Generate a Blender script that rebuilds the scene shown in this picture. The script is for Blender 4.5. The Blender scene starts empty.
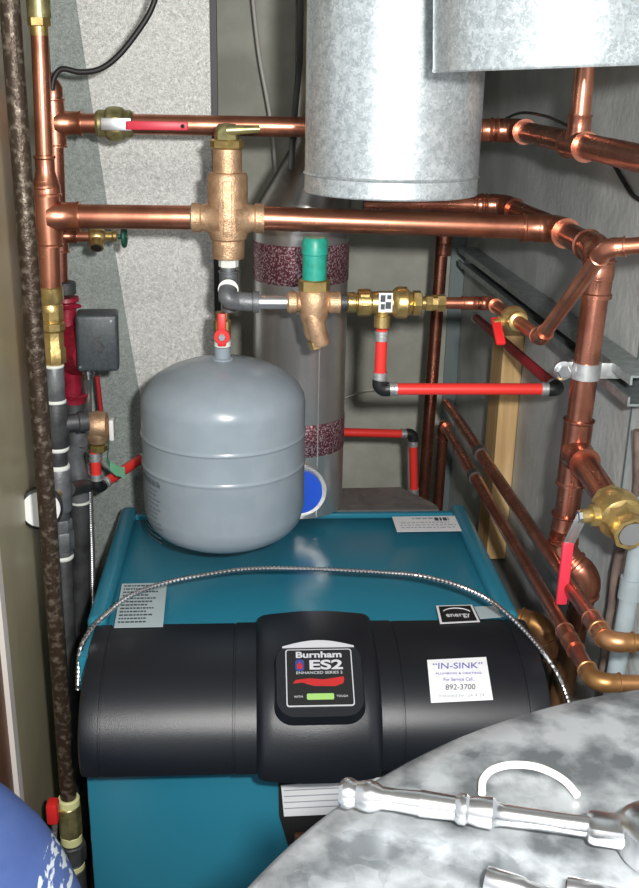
import bpy, bmesh, math, random
from mathutils import Vector as V, Matrix
random.seed(7)
PI = math.pi
scn = bpy.context.scene
COL = scn.collection

# ---------------------------------------------------------------- camera model (measured from the photograph)
F, CX, CY = 1017.0, 319.5, 444.0
EYE = V((0, 0, 1.56))
PITCH, YAW, ROLL = math.radians(19.65), math.radians(3.87), math.radians(1.1)
fwd = V((math.sin(YAW) * math.cos(PITCH), math.cos(YAW) * math.cos(PITCH), -math.sin(PITCH)))
r0 = V((math.cos(YAW), -math.sin(YAW), 0)); u0 = r0.cross(fwd)
RT = r0 * math.cos(ROLL) + u0 * math.sin(ROLL)
UP = u0 * math.cos(ROLL) - r0 * math.sin(ROLL)

def ray(px, py):
    return fwd + RT * ((px - CX) / F) - UP * ((py - CY) / F)
def aY(px, py, y):
    d = ray(px, py); return EYE + d * ((y - EYE.y) / d.y)
def aX(px, py, x):
    d = ray(px, py); return EYE + d * ((x - EYE.x) / d.x)
def aZ(px, py, z):
    d = ray(px, py); return EYE + d * ((z - EYE.z) / d.z)
def mm(px, p):                     # metres covered by px pixels at world point p
    return px * (p - EYE).dot(fwd) / F

# ---------------------------------------------------------------- materials
MATS = {}
def _new(name):
    m = bpy.data.materials.new(name); m.use_nodes = True
    MATS[name] = m
    return m, m.node_tree, m.node_tree.nodes['Principled BSDF']
def mat(name, col, rough=.5, metal=0., noise=None, bump=0., bscale=60, spec=.5, rn=None):
    """noise = (scale, colour2, low, high, detail)"""
    m, nt, b = _new(name)
    b.inputs['Base Color'].default_value = (*col, 1)
    b.inputs['Roughness'].default_value = rough
    b.inputs['Metallic'].default_value = metal
    b.inputs['Specular IOR Level'].default_value = spec
    tc = nt.nodes.new('ShaderNodeTexCoord')
    if noise:
        sc, c2, lo, hi, det = noise
        n = nt.nodes.new('ShaderNodeTexNoise'); n.inputs['Scale'].default_value = sc; n.inputs['Detail'].default_value = det
        nt.links.new(tc.outputs['Object'], n.inputs['Vector'])
        r = nt.nodes.new('ShaderNodeValToRGB')
        r.color_ramp.elements[0].position = lo; r.color_ramp.elements[1].position = hi
        r.color_ramp.elements[0].color = (*col, 1); r.color_ramp.elements[1].color = (*c2, 1)
        nt.links.new(n.outputs['Fac'], r.inputs['Fac']); nt.links.new(r.outputs['Color'], b.inputs['Base Color'])
        if rn:
            mr = nt.nodes.new('ShaderNodeMapRange'); mr.inputs['To Min'].default_value = rn[0]; mr.inputs['To Max'].default_value = rn[1]
            nt.links.new(n.outputs['Fac'], mr.inputs['Value']); nt.links.new(mr.outputs['Result'], b.inputs['Roughness'])
    if bump:
        n2 = nt.nodes.new('ShaderNodeTexNoise'); n2.inputs['Scale'].default_value = bscale; n2.inputs['Detail'].default_value = 4
        nt.links.new(tc.outputs['Object'], n2.inputs['Vector'])
        bp = nt.nodes.new('ShaderNodeBump'); bp.inputs['Strength'].default_value = bump; bp.inputs['Distance'].default_value = .004
        nt.links.new(n2.outputs['Fac'], bp.inputs['Height']); nt.links.new(bp.outputs['Normal'], b.inputs['Normal'])
    return m
def spangle(name, c1, c2, scale, rough, metal, bump=.15, mixn=.5, rr=.12):
    """galvanised spangle: voronoi flakes mixed with broad noise"""
    m, nt, b = _new(name)
    b.inputs['Metallic'].default_value = metal
    tc = nt.nodes.new('ShaderNodeTexCoord')
    n = nt.nodes.new('ShaderNodeTexNoise'); n.inputs['Scale'].default_value = scale * .35; n.inputs['Detail'].default_value = 5
    v = nt.nodes.new('ShaderNodeTexVoronoi'); v.inputs['Scale'].default_value = scale
    nd = nt.nodes.new('ShaderNodeTexNoise'); nd.inputs['Scale'].default_value = scale * .6
    add = nt.nodes.new('ShaderNodeVectorMath'); add.operation = 'ADD'
    sc = nt.nodes.new('ShaderNodeVectorMath'); sc.operation = 'SCALE'; sc.inputs['Scale'].default_value = .02
    nt.links.new(tc.outputs['Object'], nd.inputs['Vector']); nt.links.new(nd.outputs['Color'], sc.inputs[0])
    nt.links.new(tc.outputs['Object'], add.inputs[0]); nt.links.new(sc.outputs[0], add.inputs[1])
    nt.links.new(add.outputs[0], v.inputs['Vector']); nt.links.new(tc.outputs['Object'], n.inputs['Vector'])
    sep = nt.nodes.new('ShaderNodeSeparateColor'); nt.links.new(v.outputs['Color'], sep.inputs[0])
    mx = nt.nodes.new('ShaderNodeMix'); mx.data_type = 'FLOAT'; mx.inputs['Factor'].default_value = mixn
    nt.links.new(sep.outputs[0], mx.inputs[2]); nt.links.new(n.outputs['Fac'], mx.inputs[3])
    r = nt.nodes.new('ShaderNodeValToRGB')
    r.color_ramp.elements[0].position = .25; r.color_ramp.elements[1].position = .75
    r.color_ramp.elements[0].color = (*c1, 1); r.color_ramp.elements[1].color = (*c2, 1)
    nt.links.new(mx.outputs[0], r.inputs['Fac']); nt.links.new(r.outputs['Color'], b.inputs['Base Color'])
    mr = nt.nodes.new('ShaderNodeMapRange'); mr.inputs['To Min'].default_value = rough + rr; mr.inputs['To Max'].default_value = rough - rr
    nt.links.new(mx.outputs[0], mr.inputs['Value']); nt.links.new(mr.outputs['Result'], b.inputs['Roughness'])
    bp = nt.nodes.new('ShaderNodeBump'); bp.inputs['Strength'].default_value = bump; bp.inputs['Distance'].default_value = .002
    nt.links.new(mx.outputs[0], bp.inputs['Height']); nt.links.new(bp.outputs['Normal'], b.inputs['Normal'])
    return m

mat('copper', (.60, .25, .155), .24, .92, (26, (.38, .145, .09), .42, .66, 6), rn=(.2, .42))
mat('copper_dull', (.52, .215, .14), .25, .93, (22, (.33, .125, .085), .4, .65, 6), rn=(.18, .38))
mat('copper_bronzed', (.48, .235, .115), .36, .8, (18, (.33, .17, .06), .4, .6, 5), rn=(.3, .5))
mat('brass', (.68, .50, .20), .3, .85, (40, (.45, .32, .12), .4, .65, 4), .1, 200)
mat('bronze', (.66, .43, .26), .42, .7, (70, (.46, .29, .17), .4, .65, 4), .3, 500)
mat('brass_dull', (.40, .36, .17), .35, .7, (50, (.22, .2, .09), .4, .6, 4))
mat('chrome', (.75, .75, .76), .22, 1.)
mat('steel', (.55, .56, .57), .34, .9)
mat('black_iron', (.075, .078, .08), .48, .3, (30, (.035, .036, .038), .4, .65, 4), .15, 300)
mat('gray_iron', (.17, .18, .19), .45, .3, (40, (.1, .105, .11), .4, .65, 4), .15, 300)
mat('rust_iron', (.050, .033, .021), .38, .5, (110, (.26, .215, .165), .50, .78, 8), .3, 300)
mat('tape_white', (.72, .74, .68), .6)
mat('tape_yellow', (.62, .62, .30), .6)
mat('teal', (.019, .160, .235), .24, 0, (900, (.024, .20, .295), .4, .6, 2), .06, 900, .5)
mat('hood_black', (.0065, .0085, .012), .38, 0, None, .13, 900, .6)
mat('black_plastic', (.012, .012, .013), .4)
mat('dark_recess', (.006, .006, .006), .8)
mat('burner_brown', (.10, .04, .02), .6)
mat('tank_gray', (.25, .295, .33), .27, 0, (30, (.235, .28, .315), .4, .6, 2), .03, 40)
mat('tank_print', (.10, .115, .13), .5)
spangle('duct_metal', (.33, .37, .38), (.64, .68, .69), 270, .37, .62, .08, .62, .07)
spangle('flue_metal', (.60, .58, .56), (.74, .72, .70), 25, .30, .88, .04, .8, .04)
mat('cone_metal', (.55, .52, .49), .28, .85, (9, (.20, .20, .19), .4, .6, 4))
spangle('panel_metal', (.26, .27, .25), (.88, .88, .85), 620, .5, .1, .2, .35, .1)
spangle('panel_dull', (.13, .155, .145), (.42, .46, .435), 620, .55, .15, .25, .38, .1)
spangle('drum_metal', (.15, .165, .175), (.50, .53, .55), 70, .46, .75, .06, .95, .10)
spangle('hood_metal', (.16, .16, .16), (.24, .235, .225), 60, .4, .5, .05, .6, .05)
mat('strut_metal', (.24, .28, .28), .4, .6, (60, (.34, .38, .38), .4, .6, 4), .1, 200)
mat('strap_metal', (.55, .56, .56), .4, .7, (60, (.42, .43, .43), .4, .6, 4))
mat('pex_red', (.72, .035, .028), .38, 0)
mat('pex_maroon', (.36, .02, .03), .4, 0)
mat('red_vinyl', (.62, .03, .06), .42)
mat('red_paint', (.30, .012, .035), .4, .1, (60, (.2, .008, .02), .4, .6, 3), .2, 200)
mat('red_bright', (.62, .02, .02), .4)
mat('green_cap', (.015, .27, .19), .4, 0, (80, (.02, .33, .25), .4, .6, 3))
mat('green_wheel', (.01, .08, .05), .45)
mat('blue_cap', (.012, .09, .62), .45)
mat('box_gray', (.035, .045, .05), .42, 0, (200, (.05, .06, .066), .4, .6, 3), .1, 500)
mat('white_plastic', (.78, .79, .76), .45)
mat('tag_green', (.22, .60, .36), .5)
mat('paper', (.74, .75, .76), .5)
mat('paper_gray', (.42, .50, .52), .5)
mat('print_dark', (.05, .06, .07), .6)
mat('print_gray', (.30, .33, .36), .6)
mat('print_blue', (.10, .09, .38), .6)
mat('foil_print', (.16, .04, .06), .28, .6, (330, (.55, .42, .44), .50, .60, 3), .3, 120)
mat('badge_silver', (.62, .63, .66), .4, .3)
mat('badge_red', (.42, .02, .02), .4)
mat('badge_blue', (.03, .05, .22), .4)
mat('badge_green', (.28, .50, .14), .4)
mat('wire_black', (.012, .012, .012), .5)
mat('cord_white', (.62, .60, .56), .5)
mat('cable_brown', (.10, .075, .06), .6, 0, (40, (.16, .12, .1), .4, .6, 3))
mat('pvc_gray', (.34, .40, .42), .45, 0, (20, (.28, .33, .35), .4, .6, 3))
mat('brown_panel', (.42, .37, .24), .38, 0, (6, (.34, .295, .19), .35, .65, 6), .05, 20)
mat('white_trim', (.62, .58, .54), .6)
mat('casing_wood', (.15, .055, .022), .5, 0, (9, (.09, .03, .012), .4, .6, 6))
mat('solder', (.62, .55, .46), .3, .9)
mat('floor_concrete', (.12, .115, .105), .85, 0, (14, (.2, .19, .175), .4, .6, 8), .3, 60)
mat('ceiling_paint', (.30, .29, .27), .85, 0, (14, (.25, .24, .22), .4, .6, 4))
mat('concrete_back', (.40, .405, .345), .8, 0, (9, (.54, .545, .48), .38, .66, 9), .4, 90)
mat('concrete_side', (.44, .465, .45), .6, 0, (7, (.62, .645, .63), .38, .68, 10), .4, 60)
mat('corner_bead', (.24, .29, .29), .45, .4)

def wood():
    m, nt, b = _new('pine')
    tc = nt.nodes.new('ShaderNodeTexCoord'); mp = nt.nodes.new('ShaderNodeMapping'); mp.inputs['Scale'].default_value = (40, 40, 3)
    w = nt.nodes.new('ShaderNodeTexNoise'); w.inputs['Scale'].default_value = 1.6; w.inputs['Detail'].default_value = 6
    r = nt.nodes.new('ShaderNodeValToRGB'); r.color_ramp.elements[0].position = .35; r.color_ramp.elements[1].position = .7
    r.color_ramp.elements[0].color = (.50, .30, .12, 1); r.color_ramp.elements[1].color = (.68, .48, .24, 1)
    nt.links.new(tc.outputs['Object'], mp.inputs['Vector']); nt.links.new(mp.outputs['Vector'], w.inputs['Vector'])
    nt.links.new(w.outputs['Fac'], r.inputs['Fac']); nt.links.new(r.outputs['Color'], b.inputs['Base Color'])
    b.inputs['Roughness'].default_value = .65
wood()
_r = [n for n in MATS['drum_metal'].node_tree.nodes if n.type == 'VALTORGB'][0]; _r.color_ramp.elements[0].position = .40; _r.color_ramp.elements[1].position = .60
def denim():
    m, nt, b = _new('blue_cloth')
    tc = nt.nodes.new('ShaderNodeTexCoord')
    n = nt.nodes.new('ShaderNodeTexNoise'); n.inputs['Scale'].default_value = 12; n.inputs['Detail'].default_value = 8
    r = nt.nodes.new('ShaderNodeValToRGB'); r.color_ramp.elements[0].position = .3; r.color_ramp.elements[1].position = .7
    r.color_ramp.elements[0].color = (.055, .10, .29, 1); r.color_ramp.elements[1].color = (.085, .145, .36, 1)
    nt.links.new(tc.outputs['Object'], n.inputs['Vector']); nt.links.new(n.outputs['Fac'], r.inputs['Fac'])
    nt.links.new(r.outputs['Color'], b.inputs['Base Color']); b.inputs['Roughness'].default_value = .9
    mp = nt.nodes.new('ShaderNodeMapping'); mp.inputs['Scale'].default_value = (60, 14, 30); mp.inputs['Rotation'].default_value = (0, .6, .4)
    ns = nt.nodes.new('ShaderNodeTexNoise'); ns.inputs['Scale'].default_value = 1.2; ns.inputs['Detail'].default_value = 3
    rs = nt.nodes.new('ShaderNodeValToRGB'); rs.color_ramp.elements[0].position = .66; rs.color_ramp.elements[1].position = .70
    mx = nt.nodes.new('ShaderNodeMix'); mx.data_type = 'RGBA'; mx.inputs[7].default_value = (.6, .66, .72, 1)
    nt.links.new(tc.outputs['Object'], mp.inputs['Vector']); nt.links.new(mp.outputs['Vector'], ns.inputs['Vector']); nt.links.new(ns.outputs['Fac'], rs.inputs['Fac'])
    nt.links.new(rs.outputs['Color'], mx.inputs['Factor']); nt.links.new(r.outputs['Color'], mx.inputs[6]); nt.links.new(mx.outputs[2], b.inputs['Base Color'])
    w = nt.nodes.new('ShaderNodeTexNoise'); w.inputs['Scale'].default_value = 900
    bp = nt.nodes.new('ShaderNodeBump'); bp.inputs['Strength'].default_value = .25; bp.inputs['Distance'].default_value = .002
    nt.links.new(tc.outputs['Object'], w.inputs['Vector']); nt.links.new(w.outputs['Fac'], bp.inputs['Height']); nt.links.new(bp.outputs['Normal'], b.inputs['Normal'])
denim()

# ---------------------------------------------------------------- object helpers
def thing(name, label, cat, loc, group=None):
    o = bpy.data.objects.new(name, None); COL.objects.link(o); o.empty_display_size = .05
    o.location = V(loc); o['label'] = label; o['category'] = cat
    if group: o['group'] = group
    return o
def tag(o, label, cat, group=None):
    o['label'] = label; o['category'] = cat
    if group: o['group'] = group
    return o
def wloc(o):
    p = V((0, 0, 0))
    while o: p += o.location; o = o.parent
    return p
def obj(name, bm, m, parent=None, smooth=True, label=None, kind=None):
    me = bpy.data.meshes.new(name)
    bmesh.ops.recalc_face_normals(bm, faces=bm.faces[:])
    for f in bm.faces: f.smooth = smooth
    if smooth:
        for e in bm.edges:
            if len(e.link_faces) == 2 and e.calc_face_angle(0) > .62: e.smooth = False
    if parent: off = wloc(parent)
    else:
        xs = [v.co for v in bm.verts]
        off = V((sum(c.x for c in xs) / len(xs), sum(c.y for c in xs) / len(xs), min(c.z for c in xs)))
    bmesh.ops.translate(bm, verts=bm.verts[:], vec=-off)
    bm.to_mesh(me); bm.free()
    me.materials.append(MATS[m])
    o = bpy.data.objects.new(name, me); COL.objects.link(o)
    if parent: o.parent = parent
    else: o.location = off
    if label: o['label'] = label
    if kind: o['kind'] = kind
    return o
def B(): return bmesh.new()

def frame(t, ref=None):
    t = t.normalized()
    ref = ref or (V((0, 0, 1)) if abs(t.z) < .9 else V((0, 1, 0)))
    a = ref.cross(t).normalized(); b = t.cross(a).normalized()
    return a, b
def sweep(bm, pts, rads, seg=28, cap=True):
    """swept tube; rads one number or a list; duplicate points make steps"""
    pts = [V(p) for p in pts]; n = len(pts)
    if not isinstance(rads, (list, tuple)): rads = [rads] * n
    tang = []
    for i in range(n):
        a = pts[i]; t = V((0, 0, 0))
        for j in range(i - 1, -1, -1):
            if (a - pts[j]).length > 1e-6: t += (a - pts[j]).normalized(); break
        for j in range(i + 1, n):
            if (pts[j] - a).length > 1e-6: t += (pts[j] - a).normalized(); break
        tang.append(t.normalized())
    A, Bv = frame(tang[0]); rings = []
    for i in range(n):
        t = tang[i]; A = (A - t * A.dot(t)).normalized(); Bv = t.cross(A)
        r = max(rads[i], 1e-5)
        rings.append([bm.verts.new(pts[i] + A * math.cos(2 * PI * k / seg) * r + Bv * math.sin(2 * PI * k / seg) * r) for k in range(seg)])
    for i in range(n - 1):
        for k in range(seg):
            bm.faces.new((rings[i][k], rings[i][(k + 1) % seg], rings[i + 1][(k + 1) % seg], rings[i + 1][k]))
    if cap: bm.faces.new(rings[0][::-1]); bm.faces.new(rings[-1])
    return bm
def lathe(bm, prof, base, axis=(0, 0, 1), seg=32):
    """prof = [(radius, height along axis)...]"""
    base = V(base); ax = V(axis).normalized()
    return sweep(bm, [base + ax * h for r, h in prof], [r for r, h in prof], seg) if False else _lathe(bm, prof, base, ax, seg)
def _lathe(bm, prof, base, ax, seg, ph=0, closed=True):
    a, b = frame(ax); rings = []
    for r, h in prof:
        c = base + ax * h
        if r < 1e-6: rings.append([bm.verts.new(c)])
        else: rings.append([bm.verts.new(c + a * math.cos(2 * PI * k / seg + ph) * r + b * math.sin(2 * PI * k / seg + ph) * r) for k in range(seg)])
    for i in range(len(rings) - 1):
        p, q = rings[i], rings[i + 1]
        for k in range(seg):
            k2 = (k + 1) % seg
            if len(p) == 1 and len(q) == 1: continue
            if len(p) == 1: bm.faces.new((p[0], q[k2], q[k]))
            elif len(q) == 1: bm.faces.new((p[k], p[k2], q[0]))
            else: bm.faces.new((p[k], p[k2], q[k2], q[k]))
    if closed:
        if len(rings[0]) > 1: bm.faces.new(rings[0][::-1])
        if len(rings[-1]) > 1: bm.faces.new(rings[-1])
    return bm
def hexnut(bm, c, axis, r, h, seg=6, ph=0):
    ax = V(axis).normalized()
    return _lathe(bm, [(r * .9, -h / 2), (r, -h / 2 + r * .08), (r, h / 2 - r * .08), (r * .9, h / 2)], V(c), ax, seg, ph)
def box(bm, c, s, rx=(1, 0, 0), ry=(0, 1, 0), rz=(0, 0, 1), bev=0, bseg=2):
    """c centre, s full sizes along the axes rx, ry, rz"""
    rx, ry, rz = V(rx).normalized(), V(ry).normalized(), V(rz).normalized()
    t = bmesh.new(); bmesh.ops.create_cube(t, size=1)
    for v in t.verts: v.co = V((v.co.x * s[0], v.co.y * s[1], v.co.z * s[2]))
    if bev: bmesh.ops.bevel(t, geom=t.edges[:], offset=bev, segments=bseg, affect='EDGES', profile=.5)
    me = bpy.data.meshes.new('t')
    for v in t.verts: v.co = V(c) + rx * v.co.x + ry * v.co.y + rz * v.co.z
    t.to_mesh(me); t.free(); bm.from_mesh(me); bpy.data.meshes.remove(me)
    return bm
def prism(bm, poly, d):
    """closed polygon of world points pushed by vector d"""
    a = [bm.verts.new(V(p)) for p in poly]; b = [bm.verts.new(V(p) + V(d)) for p in poly]
    bm.faces.new(a); bm.faces.new(b[::-1]); n = len(a)
    for i in range(n): bm.faces.new((a[i], b[i], b[(i + 1) % n], a[(i + 1) % n]))
    return bm
def smooth_path(pts, n=8):
    pts = [V(p) for p in pts]; out = []
    for i in range(len(pts) - 1):
        p0 = pts[max(i - 1, 0)]; p1 = pts[i]; p2 = pts[i + 1]; p3 = pts[min(i + 2, len(pts) - 1)]
        for k in range(n):
            t = k / n
            out.append(.5 * ((2 * p1) + (p2 - p0) * t + (2 * p0 - 5 * p1 + 4 * p2 - p3) * t * t + (3 * p1 - p0 - 3 * p2 + p3) * t ** 3))
    out.append(pts[-1]); return out
def add_text(body, size, c, xd, yd, m, parent, name='lettering', lift=.0004, stretch=1.0, bold=0.0, width=None):
    cu = bpy.data.curves.new('t', 'FONT'); cu.body = body; cu.size = 1; cu.align_x = 'CENTER'; cu.align_y = 'CENTER'
    cu.extrude = 0.02; cu.offset = bold
    o = bpy.data.objects.new('t', cu); COL.objects.link(o)
    bpy.context.view_layer.update()
    me = bpy.data.meshes.new_from_object(o.evaluated_get(bpy.context.evaluated_depsgraph_get()))
    bpy.data.objects.remove(o); bpy.data.curves.remove(cu)
    bm = bmesh.new(); bm.from_mesh(me); bpy.data.meshes.remove(me)
    xd, yd = V(xd).normalized(), V(yd).normalized(); zd = xd.cross(yd)
    w = max(v.co.x for v in bm.verts) - min(v.co.x for v in bm.verts)
    sx = (width / w) if width else size * stretch
    for v in bm.verts:
        p = v.co.copy(); v.co = V(c) + xd * p.x * sx + yd * p.y * size + zd * (lift + p.z * .008)
    return obj(name, bm, m, parent, smooth=False)

# ------------- pipe fittings
def elbow_bm(p, a, b, r, bend=None, leg=None, fat=1.13):
    """p corner, a and b unit directions away from the corner along the two pipes"""
    bm = B(); p = V(p); a = a.normalized(); b = b.normalized()
    ang = PI - a.angle(b)
    R = bend or r * 1.7
    tl = R * math.tan(ang / 2); leg = leg or r * 1.15
    n = 10; pts = []; c = None
    bis = (a + b)
    if bis.length < 1e-3: arc = [p + a * tl * .01, p]
    else:
        bis.normalize(); cc = p + bis * (R / math.cos(ang / 2)); va = (p + a * tl) - cc; vb = (p + b * tl) - cc
        arc = []
        for i in range(n + 1):
            t = i / n; th = ang
            arc.append(cc + (va * math.sin((1 - t) * th) + vb * math.sin(t * th)) / math.sin(th))
    rf = r * fat; lip = r * 1.26; w = r * .10
    head = [(p + a * (tl + leg), rf), (p + a * (tl + leg), lip), (p + a * (tl + leg - w * 1.5), lip), (p + a * (tl + leg - w * 2.5), rf), (p + a * (tl + leg * .25), rf), (p + a * (tl + leg * .12), rf * 1.05)]
    tail = [(p + b * (tl + leg * .12), rf * 1.05), (p + b * (tl + leg * .25), rf), (p + b * (tl + leg - w * 2.5), rf), (p + b * (tl + leg - w * 1.5), lip), (p + b * (tl + leg), lip), (p + b * (tl + leg), rf)]
    allp = head + [(q, rf * 1.06) for q in arc] + tail
    return sweep(bm, [q for q, _ in allp], [x for _, x in allp], 32)
def collar_bm(c, d, r, L, fat=1.13, bead=True, bm=None):
    bm = bm or B(); c = V(c); d = d.normalized(); rf = r * fat; lip = r * 1.25; w = r * .12
    pr = [(rf, -L / 2), (lip, -L / 2), (lip, -L / 2 + w), (rf, -L / 2 + 2 * w)]
    if bead: pr += [(rf, -w), (rf * 1.04, 0), (rf, w)]
    pr += [(rf, L / 2 - 2 * w), (lip, L / 2 - w), (lip, L / 2), (rf, L / 2)]
    return _lathe(bm, pr, c, d, 32)
def tee_bm(c, d, br, r, rb=None, L=None, Lb=None):
    rb = rb or r; bm = B()
    collar_bm(c, d, r, L or r * 4.4, 1.15, False, bm)
    Lb = Lb or (r * 1.15 + rb * 1.6)
    br = br.normalized(); w = rb * .12
    pr = [(rb * 1.3, r * .2), (rb * 1.3, r * .95), (rb * 1.15, r * 1.35), (rb * 1.15, Lb - 2.5 * w), (rb * 1.26, Lb - w), (rb * 1.26, Lb), (rb * 1.05, Lb)]
    return _lathe(bm, pr, V(c), br, 32)
def line(name, label, pts, r, m='copper', parent=None, elbows=True, ends=(0, 0), cat='pipe', em=None, bend=None):
    """a run of straight pipe parts with elbow parts at the corners"""
    pts = [V(p) for p in pts]
    root = parent or thing(name, label, cat, pts[0])
    R = bend or r * 1.7
    for i in range(len(pts) - 1):
        a, b = pts[i], pts[i + 1]; d = (b - a).normalized()
        bm = B(); sweep(bm, trimmed(a, b, r, pts[i - 1] if i else None, pts[i + 2] if i + 2 < len(pts) else None, R), r, 32)
        obj('pipe', bm, m, root)
    if elbows:
        for i in range(1, len(pts) - 1):
            a = (pts[i - 1] - pts[i]); b = (pts[i + 1] - pts[i])
            if PI - a.angle(b) > .08: obj('elbow', elbow_bm(pts[i], a, b, r, R), em or m, root)
    return root
def trimmed(a, b, r, prev=None, nxt=None, bend=None):
    """the two end points of a pipe a-b cut back where an elbow turns it towards prev or nxt"""
    a, b = V(a), V(b); R_ = bend or r * 1.7; A, B_ = a.copy(), b.copy(); d = (b - a).normalized()
    if prev is not None: A = a + d * R_ * math.tan((PI - (V(prev) - a).angle(b - a)) / 2) * .9
    if nxt is not None: B_ = b - d * R_ * math.tan((PI - (V(nxt) - b).angle(a - b)) / 2) * .9
    return [A, B_]
def along(a, b, t): return V(a) * (1 - t) + V(b) * t

# ================================================================ SETTING
XR, YB, XL, H = .52, 2.5, -.345, 2.5
def slab(name, lo, hi, m):
    bm = B(); c = (V(lo) + V(hi)) / 2; s = V(hi) - V(lo); box(bm, c, s)
    return obj(name, bm, m, None, False, kind='structure')
slab('floor', (-.6, -1.2, -.05), (1.6, YB + .1, 0), 'floor_concrete')
slab('wall_back', (XL - .1, YB, 0), (XR + .1, YB + .1, H), 'concrete_back')
slab('wall_right', (XR, .95, 0), (XR + .1, YB, H), 'concrete_side')
slab('wall_left', (XL - .08, aX(22, 790, XL + .004).y + .001, 0), (XL, YB, H), 'brown_panel')
slab('ceiling', (-.6, -.4, H), (1.6, YB + .1, H + .05), 'ceiling_paint')
# door casing at the near end of the left wall
yt_ = aX(22, 790, XL + .004).y
slab('trim_1', (XL - .08, yt_ - .022, 0), (XL + .006, yt_, 1.42), 'white_trim')
slab('trim_2', (XL - .08, 1.02, 0), (XL - .001, yt_ - .0225, 1.42), 'casing_wood')
# corner bead between the back and the right wall
slab('trim_3', (XR - .035, YB - .01, 0), (XR - .001, YB - .0005, H), 'corner_bead')
# seams of the right wall sheets
slab('trim_4', (XR - .003, 1.30, 0), (XR - .0003, 1.306, H), 'corner_bead')

# ---- sheet metal panels in front of the back wall
YP = 1.86
pa = aY(57, 0, YP); pb = aY(209, 0, YP)
bm = B(); box(bm, ((XL + pb.x) / 2 + .001, YP + .012, 1.25), (pb.x - XL - .002, .012, 2.49)); 
o = obj('sheet_panel', bm, 'panel_metal', None, False); tag(o, 'bright speckled galvanised sheet standing behind the pipes at the left', 'sheet panel')
q = [aY(57, -60, YP), aY(66, -60, YP), aY(94, 120, YP), aY(107, 205, YP), aY(128, 330, YP), aY(146, 430, YP), aY(160, 520, YP), aY(180, 640, YP)]
q.append(V((q[-1].x + .04, YP, .002)))
q2 = [V((XL + .004, YP, q[-1].z)), V((XL + .004, YP, q[0].z))]
bm = B(); prism(bm, [p + V((0, -.0, 0)) for p in q[1:]] + q2, (0, .004, 0))
o = obj('leaning_sheet', bm, 'panel_dull', None, False); tag(o, 'dull grey speckled sheet with slanted right edge overlapping the bright panel', 'sheet panel')
bm = B(); box(bm, (pb.x + .006, YP + .02, 1.25), (.011, .03, 2.49))
o = obj('edge_strip', bm, 'wire_black', None, False); tag(o, 'narrow black upright strip along the right edge of the bright speckled sheet', 'strip')

# ================================================================ BOILER
ZT = .81; YF, YK = 1.325, 1.725
XBL, XBR = -.247, .396
boiler = thing('boiler', 'teal boiler with a black front hood standing below the grey tank', 'boiler', ((XBL + XBR) / 2, 1.5, 0))
bm = B(); box(bm, ((XBL + XBR) / 2, (1.25 + YK) / 2, ZT / 2 - .006), (XBR - XBL, YK - 1.25, ZT - .012), bev=.004)
obj('jacket', bm, 'teal', boiler)
for s, x in ((-1, XBL), (1, XBR)):
    bm = B(); x0 = x - s * .016
    box(bm, (x0, (1.325 + YK + .02) / 2, ZT - .006), (.030, YK + .02 - 1.325, .026), bev=.011, bseg=4)
    obj('top_rim', bm, 'teal', boiler)
bm = B(); box(bm, ((XBL + XBR) / 2, YK - .008, ZT - .004), (XBR - XBL - .06, .012, .010), bev=.002)
obj('top_flange', bm, 'teal', boiler)
# hood
HC = V((0, 1.29, .707))
HA_, HB_ = .152, .103
def hoodprof(x, sc=1.0, off=0., th0=98, th1=-14, n=26):
    out = []
    for i in range(n + 1):
        th = math.radians(th0 + (th1 - th0) * i / n)
        e = .95
        cy, sy = math.cos(th), math.sin(th)
        cy = math.copysign(abs(cy) ** e, cy); sy = math.copysign(abs(sy) ** e, sy)
        out.append(V((x, HC.y - (HA_ * sc + off) * cy, HC.z + (HB_ * sc + off) * sy)))
    return out
def hood_loft(bm, stations):
    rings = []
    for x, off in stations:
        pr = hoodprof(x, 1, off)
        pr = [V((x, 1.322, pr[0].z - .001))] + pr + [V((x, 1.251, pr[-1].z))]
        rings.append([bm.verts.new(p) for p in pr])
    for i in range(len(rings) - 1):
        for k in range(len(rings[0]) - 1):
            bm.faces.new((rings[i][k], rings[i + 1][k], rings[i + 1][k + 1], rings[i][k + 1]))
    for rg in (rings[0], rings[-1]): bm.faces.new(rg)
XH0, XH1 = aY(74, 700, 1.15).x, .405
xc0, xc1 = aY(258, 700, 1.16).x, aY(381, 700, 1.16).x
bm = B()
hood_loft(bm, [(XH0, -.012), (XH0 + .004, -.002), (XH0 + .012, 0), (XH0 + .027, 0), (XH0 + .0275, -.0012), (XH0 + .030, -.0012), (XH0 + .0305, 0), (xc0 - .034, 0), (xc0 - .0335, -.0012), (xc0 - .031, -.0012), (xc0 - .0305, .001), (xc0, .001),
               (xc1, .001), (xc1 + .0305, .001), (xc1 + .031, -.0012), (xc1 + .0335, -.0012), (xc1 + .034, 0), (XH1 - .036, 0), (XH1 - .0355, -.0012), (XH1 - .033, -.0012), (XH1 - .0325, 0), (XH1 - .012, 0), (XH1 - .004, -.002), (XH1, -.012)])
hood = obj('front_hood', bm, 'hood_black', boiler, label='black moulded front hood')
bm = B()
cs = []
for x, off in ((xc0 - .003, -.001), (xc0 + .001, .008), (xc0 + .008, .0125), (xc0 + .02, .0145), ((xc0 + xc1) / 2 - .02, .0185), ((xc0 + xc1) / 2 + .02, .0185), (xc1 - .02, .0145), (xc1 - .008, .0125), (xc1 - .001, .008), (xc1 + .003, -.001)): cs.append((x, off))
hood_loft(bm, cs)
cover = obj('hood_cover', bm, 'hood_black', boiler)
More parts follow.
